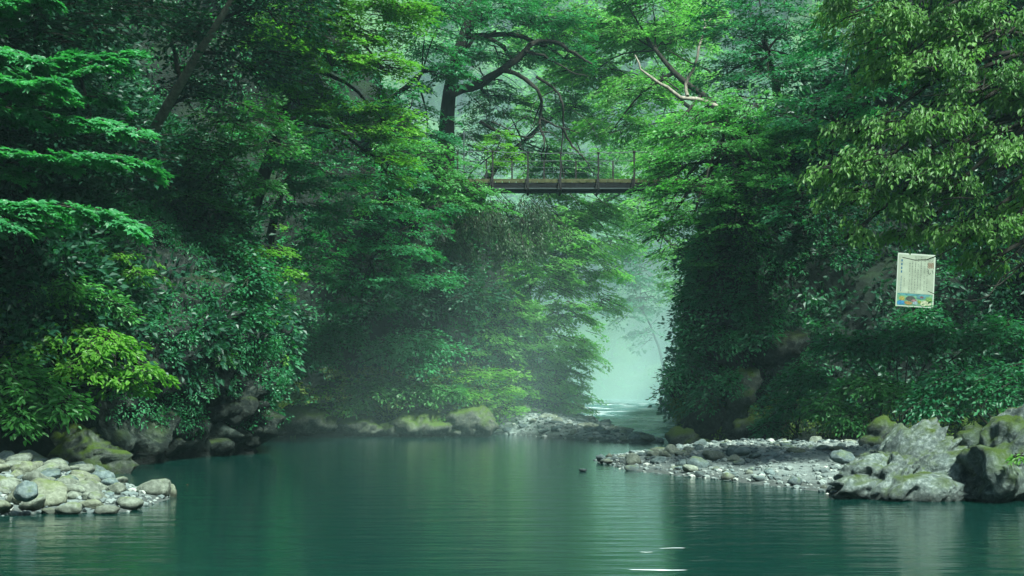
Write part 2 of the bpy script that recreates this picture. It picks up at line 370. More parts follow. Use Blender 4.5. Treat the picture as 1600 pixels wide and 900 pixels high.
bar('gravel_bar_far', [(-.9, 49.2), gnd(870, 684), gnd(960, 691), gnd(1035, 692), (4.45, 43.5), (3.9, 50), (3.2, 58), (0, 60), (-3, 54)],
    lambda x, y, d: np.minimum(d*.6, 0.08+.70*np.clip((4.3-x)/4.2, 0, 1)**1.0*np.clip((y-41)/9, 0, 1)), 80, 100, 42)

# ------------------------------------------------------------------ stones
def ico(sub):
    import bmesh
    bm = bmesh.new(); bmesh.ops.create_icosphere(bm, subdivisions=sub, radius=1)
    v = np.array([x.co[:] for x in bm.verts]); f = np.array([[w.index for w in x.verts] for x in bm.faces]); bm.free(); return v, f
ICO = {k: ico(k) for k in (1, 2, 3, 4, 5, 6)}
def stone_shape(seed, sub=3, cuts=14, rough=.05, rounding=.35):
    r = np.random.default_rng(seed); v, f = ICO[sub]; d = v.copy()
    nn = nrm(r.normal(size=(cuts, 3))); h = .62+.38*r.random(cuts)
    q = np.maximum(d@nn.T, 1e-3); rad = np.minimum((h/q).min(1), 1.15)
    rad = rad*(1-rounding)+rounding*.85
    rad *= 1+fbm(d*1.6+seed*3.1, 3, seed)*.10+fbm(d*5+seed, 3, seed+5)*rough
    return d*rad[:, None], f
SM = {}
def stone_mesh(matname, k):
    if (matname, k) not in SM:
        v, f = stone_shape(100+k, 3, 7+k % 5, .05, (.0, .22, .08, .32)[k % 4]); a = Acc(); a.add(v, f); SM[(matname, k)] = a.mesh('stone', ROCK[matname], True)
    return SM[(matname, k)]
def put_stone(loc, size, matname, k=None, label=None, group=None, name='stone', rot=None, cat='stone'):
    k = random.randrange(9) if k is None else k
    o = bpy.data.objects.new(name, stone_mesh(matname, k)); C.objects.link(o)
    o.location = loc; o.scale = size; o.rotation_euler = rot or (random.uniform(-.25, .25), random.uniform(-.25, .25), random.uniform(0, 6.28))
    return tag(o, label, cat, group)

# left bar: distinctive stones first  (px, py base, width px, height px, colour)
def pstone(px, py, wpx, hpx, mat, k, label, sink=.3, name='stone', z0=0.0, group=None, rz=0.0, dy=1.0):
    g = gnd(px, py, z0); s = g[1]/F; w = wpx*s/2; h = hpx*s/2
    return put_stone((g[0], g[1]+w*dy*.5, z0+h*(1-sink)), (w*1.12, w*1.05*dy, h*1.25), mat, k, label, group, name, (random.uniform(-.08, .08), random.uniform(-.1, .1), rz))
pstone(241, 779, 52, 30, 'pale', 3, 'rounded pale boulder standing in the water at the tip of the stone bar', .12, 'boulder')
pstone(266, 777, 18, 20, 'buff', 1, 'small buff stone leaning against the rounded boulder at the bar tip')
pstone(44, 742, 52, 34, 'slate', 0, 'blue grey boulder behind the stone bar with a bleached stick leaning on it', .05, 'boulder', .12)
pstone(58, 795, 92, 42, 'buff', 2, 'broad buff slab at the water edge of the stone bar, hollow underneath', .2, 'boulder', .02)
pstone(130, 787, 50, 32, 'pale', 1, 'blocky pale stone rising from the middle of the stone bar edge', .15, 'stone', .02)
pstone(167, 803, 34, 16, 'pale', 4, 'small jagged pale stone lying alone in front of the stone bar')
pstone(200, 797, 36, 22, 'pale', 5, 'flat topped pale stone at the water edge beside the rounded boulder')
pstone(108, 804, 40, 18, 'pale', 7, 'low pale stone sitting half under water before the stone bar')
pstone(102, 770, 46, 26, 'pale', 8, 'smooth pale stone in the middle of the heap, largest near the stick', .2, 'stone', .12)
pstone(55, 765, 38, 28, 'pale', 6, 'pale rounded stone below the blue grey boulder', .2, 'stone', .18)
pstone(40, 780, 36, 24, 'grey', 2, 'blue tinted stone resting on the broad buff slab', .0, 'stone', .22)
pstone(170, 775, 44, 12, 'slate', 5, 'long flat dark slab pointing towards the rounded boulder', .2, 'stone', .05)
poly, zf = BARS['stone_bar_left']
cnt = 0; tries = 0; placed = []
while cnt < 112 and tries < 14000:
    tries += 1; px = random.uniform(-70, 235); py = random.uniform(742, 808)
    g = gnd(px, py); 
    if dist_poly(g[None], poly)[0] < -.08 or (px > 196 and py > 755): continue
    r = random.choice([.06, .08, .10, .11, .13, .15, .18, .20])
    if any(math.hypot(g[0]-q[0], g[1]-q[1]) < (r+q[2])*.72 for q in placed): continue
    placed.append((g[0], g[1], r)); z = float(zf(np.array([g[0]]), np.array([g[1]]))[0])
    mt = random.choice(['pale', 'pale', 'pale', 'buff', 'buff', 'grey'])
    put_stone((g[0], g[1], z+r*.42), (r*random.uniform(1, 1.5), r*random.uniform(.9, 1.2), r*random.uniform(.5, .78)), mt, None,
              {'pale': 'pale', 'buff': 'buff tinted', 'grey': 'bluish grey'}[mt]+' river stone in the heap of the sunlit stone bar under the maple', 'stones heaped on the near stone bar'); cnt += 1
# right bar
pstone(1160, 712, 34, 13, 'grey', 3, 'long blue grey boulder in the row under the dark cliff', .1, 'boulder', .3)
pstone(1146, 712, 20, 14, 'slate', 1, 'dark stone touching the end of the long blue grey boulder', .1, 'stone', .3)
pstone(1248, 708, 26, 9, 'buff', 4, 'low buff stone at the back of the gravel below the bushes', .1, 'stone', .33)
pstone(1290, 705, 24, 9, 'grey', 0, 'flat grey stone at the back of the gravel near the moss topped rock', .1, 'stone', .33)
pstone(1310, 706, 22, 8, 'buff', 7, 'tan flat stone beside the flat grey stone on the gravel', .1, 'stone', .33)
pstone(1320, 722, 34, 16, 'slate', 2, 'slate grey boulder on the gravel just before the moss topped rock', .1, 'boulder', .3)
pstone(940, 722, 16, 12, 'slate', 6, 'dark stone at the outermost tip of the gravel spit')
pstone(911, 737, 11, 5, 'slate', 5, 'tiny dark stone breaking the water off the gravel spit', .3)
poly, zf = BARS['gravel_bar_right']; placed = []; cnt = tries = 0
while cnt < 84 and tries < 8000:
    tries += 1; px = random.uniform(930, 1340); py = random.uniform(699, 764)
    zz = .2; g = gnd(px, py, zz)
    d = dist_poly(g[None], poly)[0]
    if d < -.05: continue
    left = px < 1120
    if not left and d > .9 and py > 712 and random.random() < .88: continue
    r = random.choice([.07, .09, .11, .14, .18]) if left else random.choice([.05, .06, .08, .11])
    if any(math.hypot(g[0]-q[0], g[1]-q[1]) < (r+q[2])*.75 for q in placed): continue
    placed.append((g[0], g[1], r)); z = float(zf(np.array([g[0]]), np.array([g[1]]))[0])
    put_stone((g[0], g[1], max(z, -.02)+r*.3), (r*random.uniform(1.1, 1.6), r, r*random.uniform(.6, .95)), (mt := random.choice(['grey', 'grey', 'slate', 'pale', 'pale'])), None,
              {'pale': 'small pale', 'slate': 'small dark', 'grey': 'small grey'}[mt]+' stone lying on the gravel spit below the dark cliff', 'stones on the gravel spit'); cnt += 1
poly, zf = BARS['gravel_bar_far']; placed = []; cnt = tries = 0
while cnt < 84 and tries < 9000:
    tries += 1; x = random.uniform(-1, 4.4); y = random.uniform(41, 57); g = np.array([x, y, 0.])
    if dist_poly(g[None], poly)[0] < -.05: continue
    r = random.choice([.10, .12, .14, .18])
    if any(math.hypot(x-q[0], y-q[1]) < (r+q[2])*.7 for q in placed): continue
    placed.append((x, y, r)); z = float(zf(np.array([x]), np.array([y]))[0])
    put_stone((x, y, max(z, 0)+r*.3), (r*random.uniform(1.1, 1.8), r, r*random.uniform(.5, .85)), (mt := random.choice(['grey', 'pale', 'grey', 'pale', 'slate'])), None,
              {'pale': 'pale', 'slate': 'dark', 'grey': 'mid grey'}[mt]+' stone on the sloping shingle bank beside the rapids', 'stones on the far shingle bank'); cnt += 1
# uncountable gravel and pebbles
def pebbles(name, barname, n, rmin, rmax, label, frame):
    poly, zf = BARS[barname]; lo = poly[:, :2].min(0); hi = poly[:, :2].max(0)
    p = lo+rng.random((n*3, 2))*(hi-lo); q = np.stack([p[:, 0], p[:, 1], p[:, 0]*0], -1); p = p[dist_poly(q, poly) > -.12][:n]
    z = zf(p[:, 0], p[:, 1]); r = rmin*(rmax/rmin)**(rng.random(len(p))**2.2)
    v, f = ICO[1]; th = rng.random(len(p))*6.28; c, s = np.cos(th), np.sin(th)
    V = v[None]*(1+.25*(rng.random((len(p), len(v), 1))-.5)); V = V*np.stack([r*1.3, r, r*.65], -1)[:, None]
    V = np.stack([V[..., 0]*c[:, None]-V[..., 1]*s[:, None], V[..., 0]*s[:, None]+V[..., 1]*c[:, None], V[..., 2]], -1)
    V += np.stack([p[:, 0], p[:, 1], z+r*.25], -1)[:, None]
    Fc = (f[None]+(np.arange(len(p))*len(v))[:, None, None]).reshape(-1, 3)
    a = Acc(); a.add(V.reshape(-1, 3), Fc); o = a.obj(name, [PEB], None, False)
    return tag(o, label, 'gravel', kind='stuff')
def pebmat():
    m, nt, N, L, b = newmat('pebble_mix'); g = N.new('ShaderNodeNewGeometry')
    rp = ramp(N, L, g.outputs['Random Per Island'], [(0, (.04, .055, .055)), (.5, (.11, .14, .13)), (.85, (.19, .22, .20)), (1, (.30, .32, .28))])
    L.new(rp.outputs[0], b.inputs['Base Color']); b.inputs['Roughness'].default_value = .8; return m
PEB = pebmat()
pebbles('pebbles', 'stone_bar_left', 2600, .025, .08, 'loose pebbles between the stones of the sunlit bar', None)
pebbles('pebbles', 'gravel_bar_right', 5000, .02, .085, 'fine grey gravel of the spit under the dark cliff', None)
pebbles('pebbles', 'gravel_bar_far', 2000, .03, .12, 'grey shingle of the bank beside the rapids', None)

# big boulders: craggy rocks built from several cut lobes
def crag(name, label, mat, lobes, seed, sub=5, strike=(-.62, .1, .78), amp=.07, freq=4.2):
    """lobes: (px, py, Y, rx_px, rz_px, ry_m); one continuous surface: directional hull of the union, displaced with tilted beds"""
    c0 = np.mean([pix(*l[:3]) for l in lobes], 0)
    v, f = ICO[sub]; best = np.zeros(len(v)); r_ = np.random.default_rng(seed)
    for l in lobes:
        c = pix(*l[:3])-c0; rad = np.array([l[3]*l[2]/F, l[5], l[4]*l[2]/F])
        dd = v/rad; cc = c/rad; A = np.sum(dd*dd, 1); B = dd@cc; D = B*B-A*(cc@cc-1)
        t = np.where(D > 0, (B+np.sqrt(np.maximum(D, 0)))/A, 0); best = np.maximum(best, t)
    best = np.maximum(best, .1)
    P = v*best[:, None]
    nn = nrm(r_.normal(size=(10, 3))); ext = np.abs(P).max(0)
    e1 = nrm(np.array(strike)); e2 = nrm(np.cross(e1, [0, 1., .2])); e3 = np.cross(e1, e2); B_ = np.stack([P@e1, P@e2, P@e3], -1)
    q = B_[:, 0]+fbm(B_*np.array([1.2, .8, .8])+seed, 3, seed)*.20
    st = (q*freq) % 1; st = np.where(st < .8, st/.8, (1-st)/.2)
    rid = 1-np.abs(fbm(B_*np.array([6, 1.8, 1.8])+seed, 4, seed+8)); fac = np.abs(fbm(B_*np.array([1.6, 1.2, 1.2])+seed*2, 2, seed+21))
    k = 1+(st-.5)*amp+(rid-.75)*.26-fac*.34+fbm(P*9+seed, 3, seed+30)*.03+.07
    P = P*k[:, None]+c0
    a = Acc(); a.add(P, f); o = a.obj(name, ROCK[mat], None, True); return tag(o, label, 'rock')
crag('boulder', 'craggy pale rock with a moss patch, rising from the water beside the gravel', 'big',
     [(1440, 725, 22.2, 66, 62, .9), (1375, 745, 21.6, 66, 44, .7), (1330, 762, 21.2, 44, 24, .5), (1475, 740, 21.8, 34, 60, .7), (1410, 770, 21.3, 100, 34, .8)], 11, 6)
crag('boulder', 'tall moss covered rock at the water edge, taller than the pale rock beside it', 'bigmoss',
     [(1610, 728, 21.4, 90, 85, 1.0), (1545, 745, 20.8, 46, 48, .6), (1690, 730, 21.5, 110, 100, 1.0), (1520, 710, 22.2, 26, 48, .5)], 12)
crag('boulder', 'grey bare rock standing behind the tall mossy rock', 'big', [(1625, 675, 23.5, 70, 50, .8), (1660, 720, 23.5, 110, 60, .9), (1580, 690, 23.5, 40, 40, .6)], 13)
crag('boulder', 'moss capped boulder at the foot of the vegetated cliff behind the stone bar', 'mossy',
     [(115, 712, 27.6, 70, 52, .8), (165, 728, 27.0, 40, 28, .5), (65, 708, 28, 70, 56, .8)], 14)
crag('boulder', 'small mossy hummock between the bushes behind the pale craggy rock', 'mossy', [(1378, 675, 30.5, 26, 24, .4), (1370, 695, 30.5, 34, 20, .45)], 15, 4)
for i, (px, py, w, h, lab) in enumerate([(560, 666, 38, 18, 'moss grown boulder at the waterline under the wooded bank'), (735, 660, 40, 28, 'tall mossy boulder near the shingle end of the wooded bank'),
        (655, 664, 48, 22, 'wide mossy boulder in the middle of the wooded bank waterline'), (480, 656, 52, 24, 'low brown mossy boulder beside the sandy pocket behind the cliff'), (420, 664, 36, 16, 'pale sandy rock in the pocket just behind the left cliff'), (610, 670, 24, 12, 'small mossy rock between the two waterline boulders'), (700, 668, 26, 14, 'small mossy rock touching the tall mossy boulder')]):
    crag('boulder', lab, 'shore', [(px, py, 45.6, w, h, w*.02), (px+w*.5, py+6, 45.4, w*.6, h*.7, w*.015)], 60+i, 4)
for i, (px, py, w, h, lab) in enumerate([(1066, 688, 26, 20, 'rounded dark boulder at the foot of the cliff corner'), (1095, 696, 22, 11, 'low dark boulder next to the cliff corner boulder'), (1150, 655, 22, 40, 'upright mossy rock face patch jutting from the dark cliff')]):
    crag('boulder', lab, 'mossy', [(px, py, 37.6+.6*i, w, h, w*.018), (px+w*.3, py+h*.4, 37.5+.6*i, w*.8, h*.7, w*.016)], 70+i, 4)

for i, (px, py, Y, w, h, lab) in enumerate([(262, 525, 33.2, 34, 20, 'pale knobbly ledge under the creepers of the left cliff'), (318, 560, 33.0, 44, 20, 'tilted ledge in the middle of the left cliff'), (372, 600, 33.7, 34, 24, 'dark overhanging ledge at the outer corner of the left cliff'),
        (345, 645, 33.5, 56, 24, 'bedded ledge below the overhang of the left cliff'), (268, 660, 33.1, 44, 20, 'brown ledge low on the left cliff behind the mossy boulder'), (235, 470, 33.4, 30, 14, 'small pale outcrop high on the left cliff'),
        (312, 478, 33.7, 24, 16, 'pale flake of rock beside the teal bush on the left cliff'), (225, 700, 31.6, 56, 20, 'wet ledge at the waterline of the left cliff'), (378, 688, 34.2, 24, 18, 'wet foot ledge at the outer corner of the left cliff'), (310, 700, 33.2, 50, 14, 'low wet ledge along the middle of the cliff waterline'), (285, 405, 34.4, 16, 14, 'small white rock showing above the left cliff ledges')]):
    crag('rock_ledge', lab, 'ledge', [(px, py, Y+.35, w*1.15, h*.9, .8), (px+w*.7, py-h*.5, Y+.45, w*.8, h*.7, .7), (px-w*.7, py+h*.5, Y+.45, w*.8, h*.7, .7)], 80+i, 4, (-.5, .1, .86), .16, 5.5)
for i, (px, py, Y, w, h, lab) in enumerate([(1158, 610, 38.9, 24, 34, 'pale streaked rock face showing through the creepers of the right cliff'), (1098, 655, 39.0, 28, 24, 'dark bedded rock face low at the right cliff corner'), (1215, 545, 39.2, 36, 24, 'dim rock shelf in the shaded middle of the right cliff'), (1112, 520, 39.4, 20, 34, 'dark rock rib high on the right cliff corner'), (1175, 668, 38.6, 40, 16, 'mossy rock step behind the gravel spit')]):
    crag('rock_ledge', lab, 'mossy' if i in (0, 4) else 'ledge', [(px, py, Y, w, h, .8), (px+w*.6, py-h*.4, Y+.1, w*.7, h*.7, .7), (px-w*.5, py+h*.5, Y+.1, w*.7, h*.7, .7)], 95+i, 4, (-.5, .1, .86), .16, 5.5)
# ------------------------------------------------------------------ foliage machinery
def make_template(K, seed, kind):
    r = np.random.default_rng(seed)
    if kind == 'fan':            # flat spray: side twigs alternate along a main twig
        t = np.sort(r.random(K)*.92+.08); side = np.where(np.arange(K) % 2 == 0, 1, -1)
        L = .55*(1.05-.75*t)*(.75+.5*r.random(K)); s = r.random(K)**.7
        ang = side*(R(52)-R(14)*t+r.normal(size=K)*.15)
        pos = np.stack([t*.85+np.cos(ang)*L*s, np.sin(ang)*L*s, r.normal(size=K)*.030], 1)
        a2 = ang*.8+r.normal(size=K)*.55; zt = r.normal(size=K)*.22
        nj = .30
    elif kind == 'droop':        # hanging tuft at the end of a twig
        t = r.random(K)**.7; th = r.random(K)*6.28; rad = .30*(.35+t*.65)*np.sqrt(r.random(K))
        pos = np.stack([t*.95, np.cos(th)*rad, np.sin(th)*rad], 1)
        a2 = r.normal(size=K)*.8; zt = r.normal(size=K)*.35-.45; nj = .55
    else:                        # 'tuft': bushy ball
        u = nrm(r.normal(size=(K, 3))); rad = .5*r.random(K)**.45
        pos = u*rad[:, None]*np.array([1, 1, .75])+np.array([.45, 0, 0]); a2 = np.arctan2(u[:, 1], u[:, 0]+.4)+r.normal(size=K)*.4; zt = u[:, 2]*.5; nj = .45
    dr = nrm(np.stack([np.cos(a2), np.sin(a2), zt], 1))
    no = nrm(np.stack([r.normal(size=K)*nj, r.normal(size=K)*nj, np.ones(K)], 1))
    return pos, dr, no
LEAFGEO = {
 'diamond': (np.array([[0, 0, 0], [.42, .27, .07], [1, 0, -.06], [.42, -.27, .07]]), np.array([[0, 2, 1], [0, 3, 2]])),
 'oval':    (np.array([[0, 0, 0], [.28, .21, .06], [.66, .19, .05], [1, 0, -.10], [.66, -.19, .05], [.28, -.21, .06]]), np.array([[0, 3, 2, 1], [0, 5, 4, 3]])),
}
def _palm():
    V, Fc = [], []
    for a, l in ((0, 1.0), (.75, .88), (-.75, .88), (1.6, .55), (-1.6, .55)):
        c, s = math.cos(a), math.sin(a); b = len(V); w = .25
        for x, y, z in ((0, 0, 0), (.5*l, w*l, .04), (l, 0, -.10), (.5*l, -w*l, .04)): V.append((x*c-y*s+.05, x*s+y*c, z))
        Fc.append([b, b+3, b+2, b+1])
    return np.array(V), np.array(Fc)
LEAFGEO['palm'] = _palm()
SP = {  # geo, leaf length, leaves per spray, spray length, template, leaf droop, spray pitch, droop, layered gap
 'maple':  dict(geo='palm', ll=.125, K=26, L=.72, tp='fan', ld=.16, pitch=-.10, dr=.12, mat='maple', gap=.0, cov=1.3),
 'mid':    dict(geo='diamond', ll=.11, K=30, L=.80, tp='fan', ld=.15, pitch=-.12, dr=.16, mat='mid', gap=.55, cov=1.0),
 'teal':   dict(geo='diamond', ll=.12, K=30, L=.85, tp='fan', ld=.15, pitch=-.12, dr=.16, mat='teal', gap=.6, cov=1.0),
 'bright': dict(geo='diamond', ll=.11, K=30, L=.80, tp='fan', ld=.12, pitch=-.08, dr=.14, mat='bright', gap=.55, cov=1.0),
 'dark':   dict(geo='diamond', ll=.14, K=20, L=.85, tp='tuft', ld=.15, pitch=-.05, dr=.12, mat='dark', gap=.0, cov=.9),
 'oak':    dict(geo='oval', ll=.108, K=32, L=.62, tp='droop', ld=.55, pitch=-.05, dr=.18, mat='oak', gap=.0, cov=1.0),
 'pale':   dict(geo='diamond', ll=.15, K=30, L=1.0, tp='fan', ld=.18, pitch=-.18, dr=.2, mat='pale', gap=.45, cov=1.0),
 'shrub':  dict(geo='oval', ll=.12, K=22, L=.55, tp='tuft', ld=.30, pitch=-.10, dr=.2, mat='mid', gap=.0, cov=1.0),
 'shrubb': dict(geo='oval', ll=.13, K=20, L=.55, tp='fan', ld=.30, pitch=-.15, dr=.25, mat='bright', gap=.0, cov=1.1),
 'shrubt': dict(geo='diamond', ll=.13, K=24, L=.65, tp='tuft', ld=.25, pitch=-.10, dr=.2, mat='teal', gap=.0, cov=1.0),
 'hang':   dict(geo='diamond', ll=.10, K=30, L=.75, tp='droop', ld=.8, pitch=-.9, dr=.3, mat='rust', gap=.0, cov=1.1),
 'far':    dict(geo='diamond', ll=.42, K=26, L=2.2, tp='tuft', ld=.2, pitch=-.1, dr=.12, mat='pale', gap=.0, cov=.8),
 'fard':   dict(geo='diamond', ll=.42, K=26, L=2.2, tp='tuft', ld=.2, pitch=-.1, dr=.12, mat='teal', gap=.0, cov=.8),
}
TPL = {}
def tpl(kind, K):
    if (kind, K) not in TPL: TPL[(kind, K)] = [make_template(K, 500+i, kind) for i in range(9)]
    return TPL[(kind, K)]
NLEAF = 0
def add_sprays(acc, sp, org, dirs, Ls, var, ll=None, twig=True, roll=.25, leafm=0, twigm=1):
    """org (S,3) origins, dirs (S,3) main axis, Ls (S,) lengths, var (S,) 0..1"""
    global NLEAF
    S = len(org)
    if S == 0: return
    ll = sp['ll'] if ll is None else ll
    X = nrm(dirs); up = np.array([0, 0, 1.])+rng.normal(size=(S, 3))*roll
    Yv = nrm(np.cross(up, X)); Zv = np.cross(X, Yv)
    T = tpl(sp['tp'], sp['K']); ti = rng.integers(0, len(T), S); K = sp['K']
    pos = np.stack([t[0] for t in T])[ti]; dr = np.stack([t[1] for t in T])[ti]; no = np.stack([t[2] for t in T])[ti]
    if sp['tp'] != 'droop':
        fl = np.where(rng.random(S) < .5, -1., 1.)[:, None]; pos = pos.copy(); dr = dr.copy(); pos[..., 1] *= fl; dr[..., 1] *= fl
    Rm = np.stack([X, Yv, Zv], 1)                         # rows are axes
    W = np.einsum('skj,sji->ski', pos, Rm)*Ls[:, None, None]+org[:, None]
    W[..., 2] -= sp['dr']*Ls[:, None]*pos[..., 0]**2
    a = np.einsum('skj,sji->ski', dr, Rm); a[..., 2] -= sp['ld']*(.5+rng.random((S, K))); a = nrm(a)
    n = np.einsum('skj,sji->ski', no, Rm); n = n-np.sum(n*a, -1, keepdims=True)*a; n = nrm(n); b = np.cross(n, a)
    sz = ll*(.65+.6*rng.random((S, K)))
    gv, gf = LEAFGEO[sp['geo']]
    V = W[:, :, None]+sz[..., None, None]*(gv[:, 0][:, None]*a[:, :, None]+gv[:, 1][:, None]*b[:, :, None]+gv[:, 2][:, None]*n[:, :, None])
    nf = len(gf); nl = S*K
    Fc = (gf[None]+(np.arange(nl)*len(gv))[:, None, None]).reshape(-1, gf.shape[1])
    lv = np.clip(var[:, None]*.65+rng.random((S, K))*.35, 0, 1).reshape(-1)
    acc.add(V.reshape(-1, 3), Fc, leafm, np.repeat(lv, nf)); NLEAF += nl
    if twig:
        tw = np.stack([org, org+X*Ls[:, None]*.5-np.array([0, 0, 1])*(sp['dr']*Ls*.25)[:, None], org+X*Ls[:, None]*.9-np.array([0, 0, 1])*(sp['dr']*Ls*.81)[:, None]], 1)
        rad = np.stack([.011+.006*Ls, .007+.003*Ls, .003+Ls*0], 1)*(ll/.12)**.5
        th = np.arange(3)*2.0944
        ring = tw[:, :, None]+rad[:, :, None, None]*(np.cos(th)[:, None]*Yv[:, None, None]+np.sin(th)[:, None]*Zv[:, None, None])
        q = [[i*3+k, i*3+(k+1) % 3, (i+1)*3+(k+1) % 3, (i+1)*3+k] for i in range(2) for k in range(3)]
        acc.add(ring.reshape(-1, 3), (np.array(q)[None]+(np.arange(S)*9)[:, None, None]).reshape(-1, 4), twigm)

def lobe_sprays(acc, sp, c, r, bias, dens=1.0, seed=0, tone=.5, ll=None, inner=None):
    """fill one crown lobe (ellipsoid c, r) with sprays; layered in pads if the species has a gap"""
    Lm = sp['L']*((ll or sp['ll'])/sp['ll'])
    area = 4*math.pi*((r[0]*r[1])**1.6/3+(r[0]*r[2])**1.6/3+(r[1]*r[2])**1.6/3)**(1/1.6)
    n = max(6, int(dens*sp['cov']*2.45*area/(.55*Lm*Lm)))
    u = nrm(rng.normal(size=(n, 3))); u[:, 2] = np.where(u[:, 2] < -.35, -u[:, 2]*.6, u[:, 2]); u = nrm(u)
    wob = 1+.33*fbm(u*1.7+seed*5.3, 3, seed+1)
    rad = (rng.random(n)**.30)
    p = u*rad[:, None]*wob[:, None]
    P = c+p*r
    keep = fbm(P/np.mean(r)*1.9+seed*2.2, 2, seed+4) > -.30-.0*rad
    P, u, rad = P[keep], u[keep], rad[keep]
    if sp['gap']:
        g = sp['gap']; sh = fbm(P*np.array([.5, .5, 0])+seed, 2, seed+6)*.5
        q = np.round(P[:, 2]/g+sh)-sh; P[:, 2] = q*g+rng.normal(size=len(P))*.07
    d = nrm(u*np.array([1, 1, .35])+np.asarray(bias)*.55+rng.normal(size=(len(P), 3))*.25)
    d[:, 2] = d[:, 2]*.5+sp['pitch']-.10*rad
    Ls = Lm*(.6+.7*rng.random(len(P)))
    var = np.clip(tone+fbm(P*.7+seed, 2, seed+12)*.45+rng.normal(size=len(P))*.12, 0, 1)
    add_sprays(acc, sp, P-nrm(d)*Ls[:, None]*.4, d, Ls, var, ll)
    return P

SIDEB = {'L': np.array([.8, -.35, .0]), 'R': np.array([-.8, -.35, .0]), 'C': np.array([0, -.7, 0])}
def lobe_world(l):
    c = pix(*l[:3]); s = c[1]/F
    return c, np.array([l[3]*s, l[5] if len(l) > 5 and l[5] else l[3]*s*.8, l[4]*s])
TREES = []
def tree(name, label, spn, base, lobes, tr=.12, side='L', cat='tree', group=None, trunk=None, dens=1.0, tone=.5, ll=None, bark=None, shrub=False, limb_r=.35, subb=5):
    sp = SP[spn]; bark = bark or BARK
    lw = [lobe_world(l) for l in lobes]
    cen = np.mean([c for c, _ in lw], 0)
    b0 = snap(base) if base is not None else snap(cen-np.array([0, 0, 1.5])+(-SIDEB[side])*1.5)
    root = empty(name, tuple(b0)); tag(root, label, cat, group)
    off = b0
    crown = Acc()
    if trunk is not None: tp = spline(np.array(trunk), 14)
    elif shrub: tp = None
    else:
        top = cen+np.array([0, 0, .2]); m = b0*.5+top*.5; m[:2] = b0[:2]*.7+top[:2]*.3
        tp = spline(np.array([b0-np.array([0, 0, .3]), m, top]), 12)
        tp = tp+fbm(tp*.8, 2, int(abs(cen[0]*10)))[:, None]*np.array([.12, .12, 0])
    if tp is not None:
        a = Acc(); tube(a, tp-off, np.linspace(tr, tr*.35, len(tp)), 9, wob=.15); a.obj('trunk', bark, root, True)
    for i, (c, r) in enumerate(lw):
        if tp is not None:
            k = np.argmin(np.linalg.norm(tp-(c-np.array([0, 0, .6])), axis=1)+np.linspace(.6, 0, len(tp))); st = tp[min(k, len(tp)-2)]; r0 = np.interp(k, [0, len(tp)-1], [tr, tr*.35])*.6
        else: st = b0-np.array([0, 0, .1]); r0 = tr
        mid = st*.45+c*.55+np.array([0, 0, .12*np.linalg.norm(c-st)])
        lp = spline(np.array([st, mid, c+(c-st)*.02]), 8); lp = lp+fbm(lp*1.1+i, 2, i)[:, None]*np.array([.1, .1, .1])*np.linspace(0, 1, 8)[:, None]
        a = Acc(); tube(a, lp-off, np.linspace(max(r0, .018), max(r0*limb_r, .010), 8), 6); a.obj('stem' if shrub else 'limb', BARK, root, True)
        P = lobe_sprays(crown, sp, c-off, r, SIDEB[side], dens, (abs(hash((round(float(c[0]), 2), round(float(c[2]), 2)))) % 997), tone, ll)
        for j in range(subb if len(P) else 0):
            e = P[rng.integers(len(P))]; s0 = lp[-2]-off if j % 2 else lp[-1]-off
            q = spline(np.array([s0, s0*.5+e*.5+np.array([0, 0, .06*np.linalg.norm(e-s0)]), e]), 5)
            tube(crown, q, np.linspace(max(r0*limb_r*.7, .010), .006, 5), 4, mat=1, cap=False)
    o = crown.obj('crown', [LEAF[sp['mat']], BARK], root)
    TREES.append(root); return root

def cover(name, label, grid, spn, cond, n, ll, tone=.4, Lf=1.0, seed=0, cat='ground cover', clump=-.1, outd=.5, mat=None):
    """creepers, ferns and small leaves that clothe a slope"""
    nu, nv, _ = grid.shape; sp = SP[spn]
    G = grid[:-1, :-1].reshape(-1, 3); ok = np.nonzero(cond(G) & (fbm(G*.9+seed, 3, seed) > clump))[0]
    fi, fj = ok//(nv-1), ok % (nv-1)
    du = grid[fi+1, fj]-grid[fi, fj]; dv = grid[fi, fj+1]-grid[fi, fj]; cr = np.cross(du, dv); ar = np.linalg.norm(cr, axis=1)
    wgt = ar/np.maximum(G[ok, 1], 8)**1.3; c_ = rng.choice(len(ok), n, p=wgt/wgt.sum()); fi, fj = fi[c_], fj[c_]
    fu, fv = rng.random((2, n, 1))
    P = grid[fi, fj]*(1-fu)*(1-fv)+grid[fi+1, fj]*fu*(1-fv)+grid[fi, fj+1]*(1-fu)*fv+grid[fi+1, fj+1]*fu*fv
    N_ = nrm(cr[c_]); ctr = np.array([P[:, 0]*0+1, P[:, 1]*.9, P[:, 2]*0+8]).T-P
    N_ = np.where(np.sum(N_*ctr, 1, keepdims=True) < 0, -N_, N_)
    d = nrm(N_*outd+np.array([0, 0, -.15])+rng.normal(size=P.shape)*.35)
    Ls = sp['L']*Lf*(.6+.7*rng.random(len(P)))
    var = np.clip(tone+fbm(P*.8+seed, 2, seed+3)*.5+rng.normal(size=len(P))*.12, 0, 1)
    a = Acc(); add_sprays(a, sp, P, d, Ls, var, ll, twig=False, roll=.5)
    o = a.obj(name, [LEAF[mat or sp['mat']], BARK]); return tag(o, label, cat, kind='stuff')
def infr(P, m=220):
    px = 800+F*P[:, 0]/np.maximum(P[:, 1], .1); py = HORIZON-F*(P[:, 2]-CAMH)/np.maximum(P[:, 1], .1)
    return (P[:, 1] > 14) & (px > -m) & (px < 1600+m) & (py > -m) & (py < 760)

